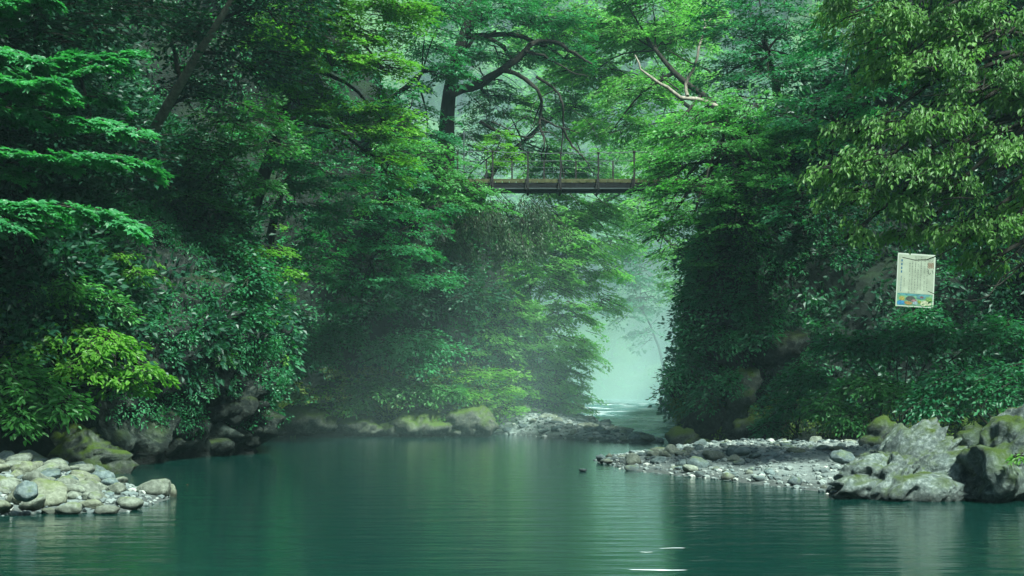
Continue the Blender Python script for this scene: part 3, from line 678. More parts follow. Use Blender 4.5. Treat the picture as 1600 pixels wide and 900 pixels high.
# ------------------------------------------------------------------ slope cover
SCTR = gnd(330, 712)+np.array([0, 0, 2])
def rocky(P): return (np.exp(-np.sum(((P-SCTR)/np.array([4.5, 5, 4.6]))**2, -1)) > .30) & (fbm(P*1.1, 3, 61) < .12) & (P[:, 2] < 5.6)
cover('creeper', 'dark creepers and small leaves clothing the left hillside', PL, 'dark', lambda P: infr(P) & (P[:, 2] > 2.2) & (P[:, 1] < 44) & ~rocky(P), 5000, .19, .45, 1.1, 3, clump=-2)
cover('creeper', 'green creepers hanging over the left cliff rock', PL, 'shrubt', lambda P: infr(P) & (P[:, 2] > 2.6) & (P[:, 2] < 9) & (P[:, 1] < 38), 900, .085, .5, .7, 31, clump=.18)
cover('undergrowth', 'teal green undergrowth of the wooded left bank', PL, 'shrubt', lambda P: infr(P) & (P[:, 2] > .9) & (P[:, 1] > 36) & (P[:, 1] < 75), 4300, .17, .5, 1.1, 5, clump=-.7)
cover('moss_mat', 'yellow green moss and grass fringe along the left bank waterline', PL, 'shrubt', lambda P: infr(P) & (P[:, 2] > .25) & (P[:, 2] < 2.2) & (P[:, 1] > 38) & (P[:, 1] < 66), 1600, .10, .6, .6, 6, clump=-.25, mat='moss')
cover('undergrowth', 'dark undergrowth of the right hillside behind the sign', PR, 'dark', lambda P: infr(P) & (P[:, 2] > .8) & (P[:, 1] < 62) & ~((P[:, 0] < 7.2) & (P[:, 2] < 7) & (P[:, 1] < 48)), 4000, .19, .45, 1.1, 7, clump=-.9)
cover('creeper', 'teal creepers and ferns low on the right cliff', PR, 'shrubt', lambda P: infr(P) & (P[:, 2] > .8) & (P[:, 2] < 7.2) & (P[:, 1] < 50), 2400, .11, .45, .65, 9, clump=-.1)
cover('moss_mat', 'olive moss fringe at the foot of the right cliff', PR, 'shrubt', lambda P: infr(P) & (P[:, 2] > .2) & (P[:, 2] < 1.3) & (P[:, 1] < 45), 600, .09, .5, .5, 10, mat='moss')
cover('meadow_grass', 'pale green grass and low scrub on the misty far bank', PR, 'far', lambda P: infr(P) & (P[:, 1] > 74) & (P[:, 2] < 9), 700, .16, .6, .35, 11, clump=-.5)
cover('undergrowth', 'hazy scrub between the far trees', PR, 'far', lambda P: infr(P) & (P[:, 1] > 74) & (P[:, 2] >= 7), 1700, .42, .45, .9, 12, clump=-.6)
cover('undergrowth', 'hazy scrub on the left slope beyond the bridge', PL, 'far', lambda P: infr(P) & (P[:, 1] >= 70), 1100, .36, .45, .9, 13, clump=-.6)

cover('creeper', 'small ferns and ivy dotted over the dark left cliff ledges', PL, 'shrubt', lambda P: rocky(P) & (P[:, 2] > .7), 900, .075, .35, .6, 77, clump=-.05, outd=.9)
# ------------------------------------------------------------------ trees and shrubs, left bank
# near maple whose flat leaf layers reach in over the stone bar
mtp = [(-12.6, 23, 2.5), (-12.2, 23.5, 5.5), (-11.8, 24, 9), (-11.2, 24, 12)]
def maple():
    sp = SP['maple']; b0 = snap(mtp[0]); root = empty('maple_tree', tuple(b0))
    tag(root, 'maple with bright leaves in flat layers reaching out over the stone bar', 'tree')
    T = spline(np.array([tuple(b0-np.array([0, 0, .3]))]+mtp[1:]), 14); a = Acc(); tube(a, T-b0, np.linspace(.2, .07, 14), 10, wob=.12); a.obj('trunk', BARK, root, True)
    crown = Acc()
    layers = [  # polyline of each branch in pixels (px, py), depth, half width of the pad in m
        ([(-160, 40), (0, 75), (60, 95), (115, 88)], 19.5, .42), ([(-90, 80), (70, 118), (140, 98), (212, 78)], 20.5, .34), ([(-80, 118), (20, 128), (100, 128)], 19.0, .34),
        ([(-160, 150), (0, 168), (90, 188), (160, 190), (226, 206)], 19.6, .46), ([(-100, 215), (40, 238), (120, 244), (200, 246), (240, 258)], 19.2, .42),
        ([(-150, 290), (0, 318), (80, 320), (150, 330), (212, 348)], 18.6, .52), ([(-60, 330), (30, 345), (90, 352)], 18.2, .36), ([(-100, 25), (-20, 20), (30, 4)], 20.4, .4),
        ([(-120, 255), (-10, 262), (40, 268)], 19.8, .3), ([(-60, 145), (120, 150), (180, 152)], 21.3, .2),
        ([(-160, -40), (0, -30), (80, -10)], 20.5, .5)]
    for pts, Y, hw in layers:
        Y = Y+4.2; hw = hw*1.12; W = np.array([pix(x, y, Y+.3*math.sin(x)) for x, y in pts]); k = np.argmin(np.abs(T[:, 2]-(W[0, 2]-.3)))
        path = spline(np.vstack([T[k], W]), 16); a = Acc(); tube(a, path-b0, np.linspace(.045, .007, 16), 6); a.obj('limb', BARK, root, True)
        n = int(15*np.linalg.norm(W[-1]-W[0])*hw/.4)
        fine = spline(W, 60); t = rng.random(n); c = fine[(t*59).astype(int)]; tan = nrm(np.gradient(fine, axis=0))[(t*59).astype(int)]
        w = hw*np.clip(1.25-t, .25, 1)*(1-2*rng.random(n))
        org = c+np.stack([0*w, w*1.5, -.10*np.abs(w)+rng.normal(size=n)*.035-.02], 1)
        d = tan+np.stack([0*w, np.sign(w)*(.3+.5*rng.random(n)), -.12+rng.normal(size=n)*.1], 1)
        add_sprays(crown, sp, org-b0-nrm(d)*.2, d, .38+.3*rng.random(n), np.clip(.55+.25*rng.normal(size=n), 0, 1), None, True, .18)
    crown.obj('crown', [LEAF['maple'], BARK], root)
maple()

tree('shrub', 'bush with drooping leaves hanging over the moss capped boulder', 'shrub', pix(-20, 640, 27.5), [(20, 600, 26.2, 40, 40, .8), (70, 620, 26, 40, 36, .7), (105, 640, 25.8, 26, 28, .5), (30, 665, 25.8, 36, 34, .6), (-60, 620, 26, 50, 70, .8)], .03, 'L', 'shrub', shrub=True, tone=.98, ll=.14)
tree('shrub', 'vivid yellow green bush spreading across the lower left cliff', 'shrubb', pix(130, 520, 29.5), [(170, 545, 27.6, 44, 34, .7), (225, 580, 27.4, 30, 18, .5), (110, 530, 27.6, 50, 34, .7), (50, 555, 27.4, 46, 34, .7), (190, 600, 27.4, 34, 22, .5), (130, 580, 27.2, 44, 26, .6)], .03, 'L', 'shrub', shrub=True, tone=.5, dens=.95, ll=.14)
tree('shrub', 'deep green bush above the vivid bush on the left cliff', 'shrub', pix(60, 430, 29), [(40, 470, 28, 56, 40, .8), (120, 465, 28, 50, 36, .8), (180, 490, 28.4, 34, 30, .6), (70, 420, 28.6, 60, 30, .8), (-30, 500, 27.5, 60, 60, .8)], .03, 'L', 'shrub', shrub=True, tone=.6)
tree('shrub', 'sparse yellowing sprig bush below the maple layers', 'shrubb', pix(200, 395, 30.5), [(190, 405, 29.4, 60, 22, .6), (220, 430, 29.4, 36, 14, .5)], .02, 'L', 'shrub', shrub=True, tone=.3, dens=.45, ll=.10)
tree('shrub', 'teal leaved bush on the brow of the left cliff', 'shrubt', pix(350, 420, 34.5), [(350, 400, 33.6, 46, 40, .8), (400, 440, 33.4, 34, 40, .7), (330, 460, 33.0, 40, 34, .6), (300, 395, 34, 40, 40, .7), (390, 500, 33.2, 26, 34, .5)], .03, 'L', 'shrub', shrub=True, tone=.55)
tree('shrub', 'yellow green bush on the outer edge of the left cliff', 'bright', pix(415, 430, 36), [(418, 400, 35, 28, 40, .7), (432, 440, 35, 18, 36, .6), (415, 490, 35, 18, 34, .5), (412, 550, 35.2, 14, 40, .5)], .025, 'L', 'shrub', shrub=True, tone=.3, dens=.8)
for k, (px, py, lab) in enumerate([(340, 540, 'small hanging fern tuft above the bedded rock of the left cliff'), (250, 470, 'small leafy tuft beside the pale rock patches of the left cliff'), (305, 590, 'tiny tuft low on the bedded rock of the left cliff')]):
    tree('shrub', lab, 'shrub', pix(px, py, 33.5), [(px, py, 32.5, 22, 18, .35), (px+14, py+22, 32.4, 12, 12, .3)], .012, 'L', 'shrub', shrub=True, tone=.5, dens=.8, ll=.075, subb=2)

tree('tree', 'dark leaning tree with a bare pale trunk above the left cliff', 'dark', pix(250, 190, 33), [(330, 60, 31, 80, 60, 1.4), (390, 110, 31.5, 70, 60, 1.3), (300, 150, 33, 60, 50, 1.2), (420, 20, 31, 90, 50, 1.5), (250, 40, 32, 70, 60, 1.3), (380, -60, 31, 120, 60, 2)],
     .14, 'L', trunk=[pix(235, 215, 33), pix(258, 172, 32), pix(300, 100, 31), pix(362, 0, 30), pix(400, -80, 30)], bark=BARKP, tone=.35)
tree('tree', 'shadowy evergreen tree behind the maple layers', 'dark', (-15, 27, 8), [(60, 60, 27, 130, 90, 2), (150, 10, 28, 120, 80, 2), (-60, 150, 26, 110, 120, 2), (170, 250, 29, 80, 90, 1.5), (60, 250, 28, 110, 100, 1.6), (-40, -60, 26, 200, 100, 2.5), (150, -110, 27, 200, 90, 3), (20, -200, 29.5, 240, 60, 2.4), (330, -190, 28.5, 200, 60, 2.4)], .25, 'L', tone=.15)  # last two lobes: unseen canopy above the frame, added to shade the slope
tree('tree', 'dark broadleaf tree between the maple and the bright green tree', 'mid', pix(330, 290, 35.5), [(320, 250, 33.5, 60, 50, 1.2), (370, 190, 34, 70, 50, 1.2), (300, 320, 33.4, 60, 40, 1.1), (380, 300, 34.4, 60, 40, 1.1), (420, 230, 35, 50, 40, 1)], .12, 'L', tone=.2)
tree('tree', 'bright yellow green tree arching out high above the left bank', 'bright', pix(420, 300, 40), [(480, 30, 36, 70, 44, 1.4), (560, 40, 36.5, 76, 44, 1.4), (520, 100, 36.5, 74, 38, 1.3), (600, 110, 36.5, 44, 34, 1.1), (440, 80, 36, 60, 40, 1.2), (540, 200, 37.5, 70, 34, 1.3), (610, 205, 37.5, 46, 34, 1.1), (470, 170, 37.5, 60, 36, 1.2), (600, 265, 38, 40, 26, 1.0), (640, 20, 37, 40, 50, 1.2), (530, -60, 36, 130, 60, 2)],
     .20, 'L', trunk=[pix(395, 330, 40.5), pix(420, 250, 40), pix(450, 150, 39), pix(480, 60, 38), pix(510, -60, 37)], tone=.6, dens=1.35)
tree('tree', 'green tree with sagging sprays below the bright yellow green tree', 'teal', pix(440, 330, 43), [(450, 230, 40.5, 70, 40, 1.4), (520, 280, 41, 74, 36, 1.4), (460, 320, 41, 70, 36, 1.3), (580, 320, 41.5, 70, 30, 1.3), (430, 280, 40.5, 50, 40, 1.2), (620, 280, 42, 50, 24, 1.1)], .15, 'L', tone=.55,
     trunk=[pix(420, 380, 43), pix(440, 300, 42.5), pix(470, 250, 42)])
tree('tree', 'tree with wide flat fans low over the wooded bank', 'teal', pix(560, 420, 45.5), [(520, 370, 43, 76, 30, 1.4), (610, 390, 43, 60, 26, 1.3), (650, 350, 43.6, 56, 24, 1.2), (590, 440, 43.4, 56, 28, 1.2), (480, 420, 43, 60, 30, 1.2), (660, 430, 43.8, 50, 22, 1.1), (560, 480, 44, 60, 26, 1.1)], .13, 'L', tone=.5)
tree('tree', 'leafy tree screening the left end of the footbridge', 'mid', pix(660, 330, 48.5), [(650, 290, 46, 56, 22, 1.2), (710, 285, 46.2, 48, 18, 1.0), (740, 292, 46.6, 26, 12, .7), (640, 240, 46, 50, 24, 1.2), (690, 320, 46, 60, 22, 1.2), (610, 320, 45.5, 50, 26, 1.2), (760, 320, 46.8, 40, 14, .8), (690, 262, 46, 40, 16, 1.0), (736, 270, 46.4, 20, 11, .6), (655, 265, 46, 40, 20, 1)], .14, 'L', tone=.6)
tree('tree', 'teal tree standing behind the bright tree near the big limbed tree', 'teal', pix(640, 180, 50), [(660, 60, 46, 50, 50, 1.5), (690, 120, 47, 44, 34, 1.2), (640, 170, 47, 40, 40, 1.2), (700, 10, 46, 60, 40, 1.5), (670, 210, 47.5, 40, 26, 1.1)], .16, 'L', tone=.55)
tree('shrub', 'brownish green curtain of hanging foliage under the footbridge', 'hang', pix(800, 330, 53), [(790, 345, 49, 60, 36, 1.1), (840, 355, 49.5, 36, 40, .9), (740, 360, 48.5, 50, 34, 1.0), (810, 385, 49, 50, 24, .9), (700, 390, 48, 46, 30, 1.0)], .05, 'L', 'shrub', shrub=True, tone=.35)
tree('shrub', 'dim bush in the shade beneath the hanging foliage', 'dark', pix(690, 450, 49), [(680, 440, 47, 56, 36, 1.1), (740, 470, 47.2, 50, 34, 1.1), (620, 480, 46.6, 60, 30, 1.1)], .04, 'L', 'shrub', shrub=True, tone=.7)
tree('shrub', 'rounded teal bush overhanging the wooded bank above the mossy boulders', 'shrubt', pix(640, 560, 47.6), [(640, 545, 45.2, 56, 30, 1.0), (600, 560, 45.4, 30, 26, .8), (690, 555, 45.4, 36, 24, .8), (660, 580, 45, 30, 18, .6)], .035, 'L', 'shrub', shrub=True, tone=.65)
tree('shrub', 'leafy teal bush over the sandy pocket behind the cliff', 'shrubt', pix(450, 560, 46), [(450, 520, 44.2, 44, 34, 1.0), (490, 560, 44.6, 40, 34, 1.0), (440, 590, 44.2, 36, 34, .9), (530, 530, 45.2, 40, 34, 1.0)], .035, 'L', 'shrub', shrub=True, tone=.5)
tree('shrub', 'olive bush at the sandy pocket waterline behind the cliff', 'bright', pix(440, 630, 45.6), [(430, 620, 44.6, 30, 26, .7), (480, 625, 45.0, 40, 22, .7), (520, 640, 45.4, 34, 16, .6)], .025, 'L', 'shrub', shrub=True, tone=.5, dens=.95)
tree('shrub', 'spreading bush low between the two mossy boulders', 'shrub', pix(600, 625, 47.2), [(590, 610, 45.4, 44, 26, .8), (640, 618, 45.4, 40, 22, .7), (560, 635, 45.4, 34, 18, .6), (690, 620, 45.6, 36, 20, .7)], .025, 'L', 'shrub', shrub=True, tone=.45)
tree('shrub', 'yellow olive bush above the tall mossy boulder', 'bright', pix(740, 620, 49), [(710, 620, 46.6, 34, 28, .8), (760, 605, 47.2, 40, 34, .9), (680, 645, 46, 36, 14, .6), (800, 610, 49.5, 40, 28, .9), (790, 640, 49, 30, 14, .7)], .03, 'L', 'shrub', shrub=True, tone=.45, dens=1.0)
tree('tree', 'light green tree on the slope beneath the middle of the footbridge', 'pale', pix(820, 470, 56), [(850, 450, 53, 54, 44, 1.5), (800, 490, 52, 50, 34, 1.3), (890, 500, 55, 46, 40, 1.5), (840, 550, 53, 60, 40, 1.5), (770, 540, 51, 44, 34, 1.2), (900, 560, 56, 34, 40, 1.4), (820, 420, 53, 50, 34, 1.4)], .13, 'L', tone=.4, ll=.14, dens=1.3)
tree('tree', 'pale tree leaning out over the rapids beyond the shingle', 'pale', pix(870, 420, 62), [(920, 400, 60, 46, 30, 1.4), (900, 450, 60, 50, 30, 1.4), (945, 480, 61, 30, 22, 1.1), (890, 350, 60, 50, 30, 1.4), (950, 430, 62, 26, 20, 1.0), (870, 310, 60, 44, 22, 1.2), (880, 400, 59, 60, 50, 1.8), (920, 340, 61, 44, 34, 1.5), (850, 370, 58, 50, 40, 1.6)], .14, 'L', tone=.55, dens=1.3)
tree('shrub', 'bright bank of scrub at the corner above the shingle', 'pale', pix(880, 600, 57), [(870, 590, 55.5, 46, 30, 1.1), (905, 560, 57, 30, 34, 1.1), (840, 610, 53.5, 40, 22, 1.0), (910, 615, 57, 24, 22, .9), (880, 635, 55.5, 44, 10, .8)], .04, 'L', 'shrub', shrub=True, tone=.25, ll=.13)

# the big old tree behind the bridge with its heavy limb and hanging dead branches
def big_tree():
    root = tree('old_tree', 'old tree with a thick dark limb and hanging bare branches behind the footbridge', 'teal', pix(690, 300, 56), [(760, 30, 54, 90, 34, 2.2), (840, 40, 55, 80, 34, 2.0), (720, 90, 54, 50, 30, 1.5), (880, 90, 56, 50, 22, 1.4), (800, 90, 57, 70, 24, 1.5), (760, 150, 58, 50, 24, 1.4), (790, -40, 54, 160, 40, 3)],
        .40, 'L', trunk=[pix(690, 330, 56), pix(697, 250, 55.5), pix(700, 160, 55), pix(715, 90, 55), pix(740, 10, 55), pix(760, -60, 55)], tone=.5, ll=.13)
    off = np.array(root.location); P = lambda pts, Y: np.array([pix(x, y, Y+.4*math.sin(i*2.1)) for i, (x, y) in enumerate(pts)])-off
    def limb(pts, Y, r0, r1, n=20, ns=8):
        a = Acc(); q = spline(P(pts, Y), n); q[1:-1] += rng.normal(size=(n-2, 3))*r0*.25; tube(a, q, np.linspace(r0*.75, r1*.75, n), ns, wob=.2); a.obj('limb', BARK, root, True)
    limb([(700, 150), (735, 135), (780, 112), (815, 82), (850, 66), (890, 74), (925, 100)], 54.4, .27, .06)
    limb([(785, 110), (815, 120), (838, 138), (845, 160), (844, 190), (850, 225), (846, 252)], 53.8, .13, .03)
    limb([(845, 185), (868, 196), (882, 200), (905, 208)], 53.8, .06, .02, 10)
    limb([(838, 120), (866, 138), (878, 160), (880, 195), (876, 250)], 54.2, .08, .03)
    limb([(878, 200), (895, 228), (915, 250), (928, 275)], 53.6, .07, .02)
    limb([(750, 190), (790, 210), (828, 213), (845, 205)], 54.6, .10, .03, 12)
    limb([(845, 160), (835, 190), (830, 200)], 54, .04, .015, 8)
    limb([(855, 230), (850, 260), (852, 280)], 54, .05, .02, 8)
    limb([(820, 80), (850, 88), (890, 110), (920, 120)], 54.2, .09, .02, 12)
    limb([(700, 130), (716, 100), (730, 75), (750, 55), (775, 48)], 54.6, .2, .05, 12)
    limb([(876, 250), (884, 290), (900, 315), (908, 330)], 53.5, .04, .012, 10)
    limb([(915, 290), (935, 310), (950, 322)], 53.5, .04, .012, 8)
    for k in range(26):
        x = random.uniform(730, 900); y = random.uniform(60, 210); e = (x+random.uniform(-45, 50), y+random.uniform(-10, 60))
        limb([(x, y), ((x+e[0])/2+random.uniform(-8, 8), (y+e[1])/2-6), e], 54+random.uniform(-.8, 1.5), random.uniform(.02, .045), .008, 8, 5)
big_tree()
tree('tree', 'glowing lime green sapling beside the left end of the footbridge', 'bright', pix(760, 280, 55), [(775, 235, 52.5, 22, 24, .8), (785, 215, 52.5, 16, 18, .7), (770, 265, 52.5, 24, 14, .7), (795, 250, 52.5, 14, 12, .5)], .05, 'L', tone=.85, dens=.9)
tree('tree', 'mid green tree filling the space under the old tree limb', 'mid', pix(760, 290, 60), [(790, 180, 58, 60, 40, 1.5), (830, 250, 59, 50, 34, 1.4), (740, 230, 58, 40, 40, 1.4), (880, 270, 61, 40, 24, 1.2), (900, 170, 61, 30, 40, 1.4)], .16, 'L', tone=.45, ll=.13)

# ------------------------------------------------------------------ trees and shrubs, right bank
def bare(root, pts, Y, r0, r1, mat, n=14):
    off = np.array(root.location); q = spline(np.array([pix(x, y, Y+.2*math.sin(i*1.7)) for i, (x, y) in enumerate(pts)])-off, n)
    q[1:-1] += rng.normal(size=(n-2, 3))*r0*.3; a = Acc(); tube(a, q, np.linspace(r0, r1, n), 7, wob=.2); a.obj('limb', mat, root, True)
t = tree('tree', 'pale hazy tree arching across the gap above the footbridge', 'pale', pix(1160, 240, 60), [(960, 60, 58, 70, 34, 2), (1040, 70, 58, 60, 34, 2), (920, 120, 58.5, 60, 30, 1.8), (1000, 150, 57, 70, 34, 1.8), (960, 200, 57.5, 60, 24, 1.6), (1060, 220, 56, 50, 34, 1.6), (1020, 10, 58, 90, 34, 2.4), (890, 40, 59, 50, 30, 1.8), (930, -30, 58, 110, 40, 3), (1030, 270, 55, 36, 30, 1.3)],
     .22, 'R', tone=.7, dens=1.3, trunk=[pix(1180, 260, 60), pix(1140, 200, 58), pix(1110, 158, 56), pix(1060, 120, 56), pix(1010, 60, 57)])
bare(t, [(1125, 170), (1095, 155), (1062, 150), (1035, 132), (1005, 112), (992, 86)], 50, .10, .03, BARKP)
bare(t, [(1074, 150), (1072, 130), (1085, 105), (1092, 70), (1102, 45), (1097, 18)], 50, .07, .02, BARKP)
bare(t, [(1100, 45), (1112, 28)], 50, .03, .012, BARKP, 5)
bare(t, [(1060, 140), (1030, 118)], 50, .035, .012, BARK, 6)
bare(t, [(1110, 112), (1075, 95), (1040, 78)], 51, .04, .012, BARK, 8)
tree('tree', 'lush green tree overhanging the cliff corner below the footbridge end', 'mid', pix(1150, 330, 42), [(1080, 210, 39, 70, 30, 1.5), (1160, 180, 39, 70, 34, 1.6), (1130, 240, 38, 74, 30, 1.5), (1060, 270, 39, 44, 30, 1.2), (1100, 300, 37.6, 64, 28, 1.3), (1190, 290, 37.4, 70, 30, 1.4), (1040, 330, 38.6, 36, 28, 1.0), (1150, 345, 37.2, 50, 24, 1.1), (1220, 225, 38.4, 60, 34, 1.4), (1080, 350, 38, 30, 30, .9), (1030, 375, 38.6, 18, 22, .6), (1030, 285, 41, 28, 26, .9), (1022, 250, 42, 22, 22, .8)],
     0.22, 'R', tone=.9, trunk=[pix(1200, 380, 42), pix(1180, 300, 41), pix(1150, 240, 40), pix(1130, 170, 39)], dens=1.15)
tree('tree', 'teal shaded tree high on the right bank behind the lush tree', 'teal', pix(1220, 220, 47), [(1150, 60, 44, 70, 44, 1.8), (1230, 50, 44, 70, 44, 1.8), (1200, 120, 43, 70, 40, 1.6), (1270, 120, 43, 50, 50, 1.5), (1130, 120, 45, 40, 30, 1.4), (1180, -30, 44, 120, 50, 2.6)], .2, 'R', tone=.35)
tree('tree', 'mid green tree between the lush tree and the drooping tree', 'teal', pix(1330, 300, 40), [(1270, 190, 36.5, 60, 34, 1.3), (1300, 250, 36, 50, 34, 1.2), (1250, 320, 36, 50, 22, 1.0), (1350, 150, 36.5, 60, 40, 1.4), (1330, 60, 37, 70, 60, 1.6)], .15, 'R', tone=.45)
t = tree('tree', 'near tree with drooping yellowish leaves hanging in front of the sign', 'oak', (12.5, 26, 2.2), [(1340, 20, 25.5, 46, 40, 1), (1400, 60, 25, 60, 44, 1.1), (1480, 40, 25, 60, 44, 1.1), (1560, 60, 24.6, 60, 60, 1.2), (1390, 110, 25, 50, 24, .9), (1460, 110, 24.6, 52, 34, 1.0), (1540, 140, 24.2, 56, 40, 1.0), (1350, 205, 25, 50, 26, .9), (1410, 200, 24.6, 54, 36, 1.0), (1470, 200, 24.4, 46, 36, .9), (1310, 270, 25.2, 44, 20, .8), (1370, 260, 24.8, 56, 34, .9), (1440, 270, 24.4, 50, 34, .9), (1340, 315, 25, 40, 24, .7), (1330, 368, 25, 28, 20, .6), (1400, 330, 24.8, 46, 20, .7), (1480, 300, 24.4, 44, 26, .8), (1560, 250, 24, 56, 50, 1.0), (1420, 370, 25, 34, 14, .5), (1500, 370, 24.6, 50, 26, .7), (1560, 360, 24.4, 50, 40, .8), (1640, 150, 24.5, 70, 120, 1.2), (1650, 330, 24.5, 60, 80, 1), (1450, -50, 25, 160, 50, 1.6), (1540, 410, 25, 40, 20, .5)],
     .24, 'R', tone=.5, trunk=[snap((12.5, 26, 2.2)), (12.3, 25.8, 4.5), (11.4, 25.5, 7), (10.4, 25, 9.5)], dens=.68, limb_r=.3)
for pts, r0 in [([(1640, 150), (1590, 185), (1540, 200), (1490, 225)], .05), ([(1640, 120), (1580, 130), (1500, 145), (1440, 150)], .04), ([(1640, 330), (1560, 345), (1480, 392), (1440, 408), (1410, 402)], .022), ([(1640, 390), (1570, 430), (1540, 465), (1490, 468), (1450, 455)], .018), ([(1640, 350), (1580, 400), (1530, 440)], .018), ([(1620, 400), (1590, 420), (1560, 445), (1530, 445)], .014), ([(1620, 60), (1560, 50), (1480, 100), (1420, 105)], .04), ([(1640, 240), (1560, 300), (1480, 310), (1420, 330)], .035)]:
    bare(t, pts, 24.3, r0, .006, BARK, 12)
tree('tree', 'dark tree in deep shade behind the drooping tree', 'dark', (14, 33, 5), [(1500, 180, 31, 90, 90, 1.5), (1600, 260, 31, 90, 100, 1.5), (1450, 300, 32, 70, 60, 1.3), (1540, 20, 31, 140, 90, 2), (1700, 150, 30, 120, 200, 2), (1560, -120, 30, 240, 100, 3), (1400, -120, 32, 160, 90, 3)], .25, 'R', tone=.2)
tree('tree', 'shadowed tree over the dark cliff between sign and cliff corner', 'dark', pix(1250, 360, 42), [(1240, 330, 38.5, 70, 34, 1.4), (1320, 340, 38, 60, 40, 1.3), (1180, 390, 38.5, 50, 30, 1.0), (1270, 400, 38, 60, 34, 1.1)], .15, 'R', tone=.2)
tree('shrub', 'leafy creeper bush hanging down the cliff corner over the water', 'shrubt', pix(1075, 560, 39.5), [(1078, 470, 39.0, 22, 40, .7), (1072, 530, 38.9, 14, 44, .5), (1054, 600, 38.7, 13, 18, .4), (1084, 580, 38.8, 24, 40, .6), (1104, 630, 38.6, 30, 34, .6), (1090, 420, 39.2, 24, 34, .7)], .03, 'R', 'shrub', shrub=True, tone=.45, ll=.11)
tree('shrub', 'drooping bush jutting from the cliff corner above the waterline', 'shrubt', pix(1060, 590, 39.6), [(1048, 588, 38.7, 14, 14, .4), (1036, 606, 38.6, 8, 10, .3)], .02, 'R', 'shrub', shrub=True, tone=.6, dens=.8, ll=.10, subb=2)
tree('shrub', 'leafy bush bulging from the cliff below the lush tree', 'mid', pix(1110, 430, 40), [(1090, 400, 38.8, 30, 24, .8), (1130, 420, 38.6, 34, 20, .8)], .03, 'R', 'shrub', shrub=True, tone=.45)
tree('shrub', 'dim bush on the cliff face between corner creeper and upright rock', 'shrubt', pix(1140, 540, 39.5), [(1140, 480, 38.6, 50, 34, .8), (1120, 540, 38.4, 40, 34, .7), (1180, 530, 38.6, 40, 40, .8), (1130, 600, 38.2, 34, 26, .6)], .03, 'R', 'shrub', shrub=True, tone=.12)
tree('shrub', 'glossy leaved bush in the light behind the pale craggy rock', 'shrub', pix(1345, 640, 36), [(1350, 615, 34.2, 46, 28, .8), (1300, 640, 34.5, 40, 26, .8), (1390, 625, 34, 34, 26, .7), (1330, 660, 34, 50, 18, .7)], .03, 'R', 'shrub', shrub=True, tone=.4, ll=.13)
tree('shrub', 'teal bush behind the tall moss covered rock', 'shrubt', pix(1490, 630, 34), [(1490, 610, 32.4, 50, 36, .9), (1540, 620, 32.2, 44, 32, .8), (1450, 640, 32.2, 40, 26, .7), (1590, 600, 32, 50, 40, .8)], .03, 'R', 'shrub', shrub=True, tone=.35)
tree('shrub', 'low bush of broad leaves where the gravel meets the cliff', 'shrubt', pix(1240, 640, 38), [(1240, 640, 36.6, 44, 30, .8), (1200, 670, 36.6, 30, 18, .6), (1260, 600, 37, 50, 30, .8)], .03, 'R', 'shrub', shrub=True, tone=.35)
tree('shrub', 'dusky bush halfway up the slope under the sign', 'shrubt', pix(1400, 560, 36.5), [(1400, 540, 34.8, 70, 34, .9), (1480, 540, 34.4, 60, 34, .9), (1330, 550, 35.4, 60, 34, .9), (1560, 530, 34, 60, 36, .9), (1430, 505, 36.6, 50, 24, .7)], .03, 'R', 'shrub', shrub=True, tone=.2)

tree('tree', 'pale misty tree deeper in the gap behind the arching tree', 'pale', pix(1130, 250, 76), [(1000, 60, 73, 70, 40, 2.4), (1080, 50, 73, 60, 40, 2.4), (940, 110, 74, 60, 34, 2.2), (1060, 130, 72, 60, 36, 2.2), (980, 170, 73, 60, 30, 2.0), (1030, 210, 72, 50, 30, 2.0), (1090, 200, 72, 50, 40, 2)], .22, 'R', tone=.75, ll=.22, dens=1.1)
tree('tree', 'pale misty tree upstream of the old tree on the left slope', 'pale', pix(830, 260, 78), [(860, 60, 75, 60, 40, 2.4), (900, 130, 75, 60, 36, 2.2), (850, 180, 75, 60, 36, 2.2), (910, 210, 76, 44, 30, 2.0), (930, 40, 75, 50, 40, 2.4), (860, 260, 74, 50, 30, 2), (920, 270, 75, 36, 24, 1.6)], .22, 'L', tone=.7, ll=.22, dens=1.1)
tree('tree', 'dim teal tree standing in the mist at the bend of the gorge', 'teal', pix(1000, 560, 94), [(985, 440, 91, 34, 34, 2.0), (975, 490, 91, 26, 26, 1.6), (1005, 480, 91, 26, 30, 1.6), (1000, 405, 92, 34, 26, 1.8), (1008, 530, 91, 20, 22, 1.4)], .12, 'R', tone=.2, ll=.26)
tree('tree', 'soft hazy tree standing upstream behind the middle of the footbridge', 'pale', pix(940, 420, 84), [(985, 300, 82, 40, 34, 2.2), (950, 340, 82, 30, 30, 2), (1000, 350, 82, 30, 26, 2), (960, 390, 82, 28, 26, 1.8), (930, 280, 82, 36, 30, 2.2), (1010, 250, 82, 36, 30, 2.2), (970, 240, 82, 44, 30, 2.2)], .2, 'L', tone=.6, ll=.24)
tree('tree', 'soft green tree reaching into the gap below the footbridge', 'pale', pix(1075, 470, 74), [(1020, 360, 71, 34, 26, 1.6), (1050, 400, 71, 34, 30, 1.6), (1000, 330, 71, 26, 18, 1.3), (1060, 450, 71, 24, 30, 1.4), (1040, 330, 72, 40, 26, 1.6)], .2, 'R', tone=.5, ll=.20)
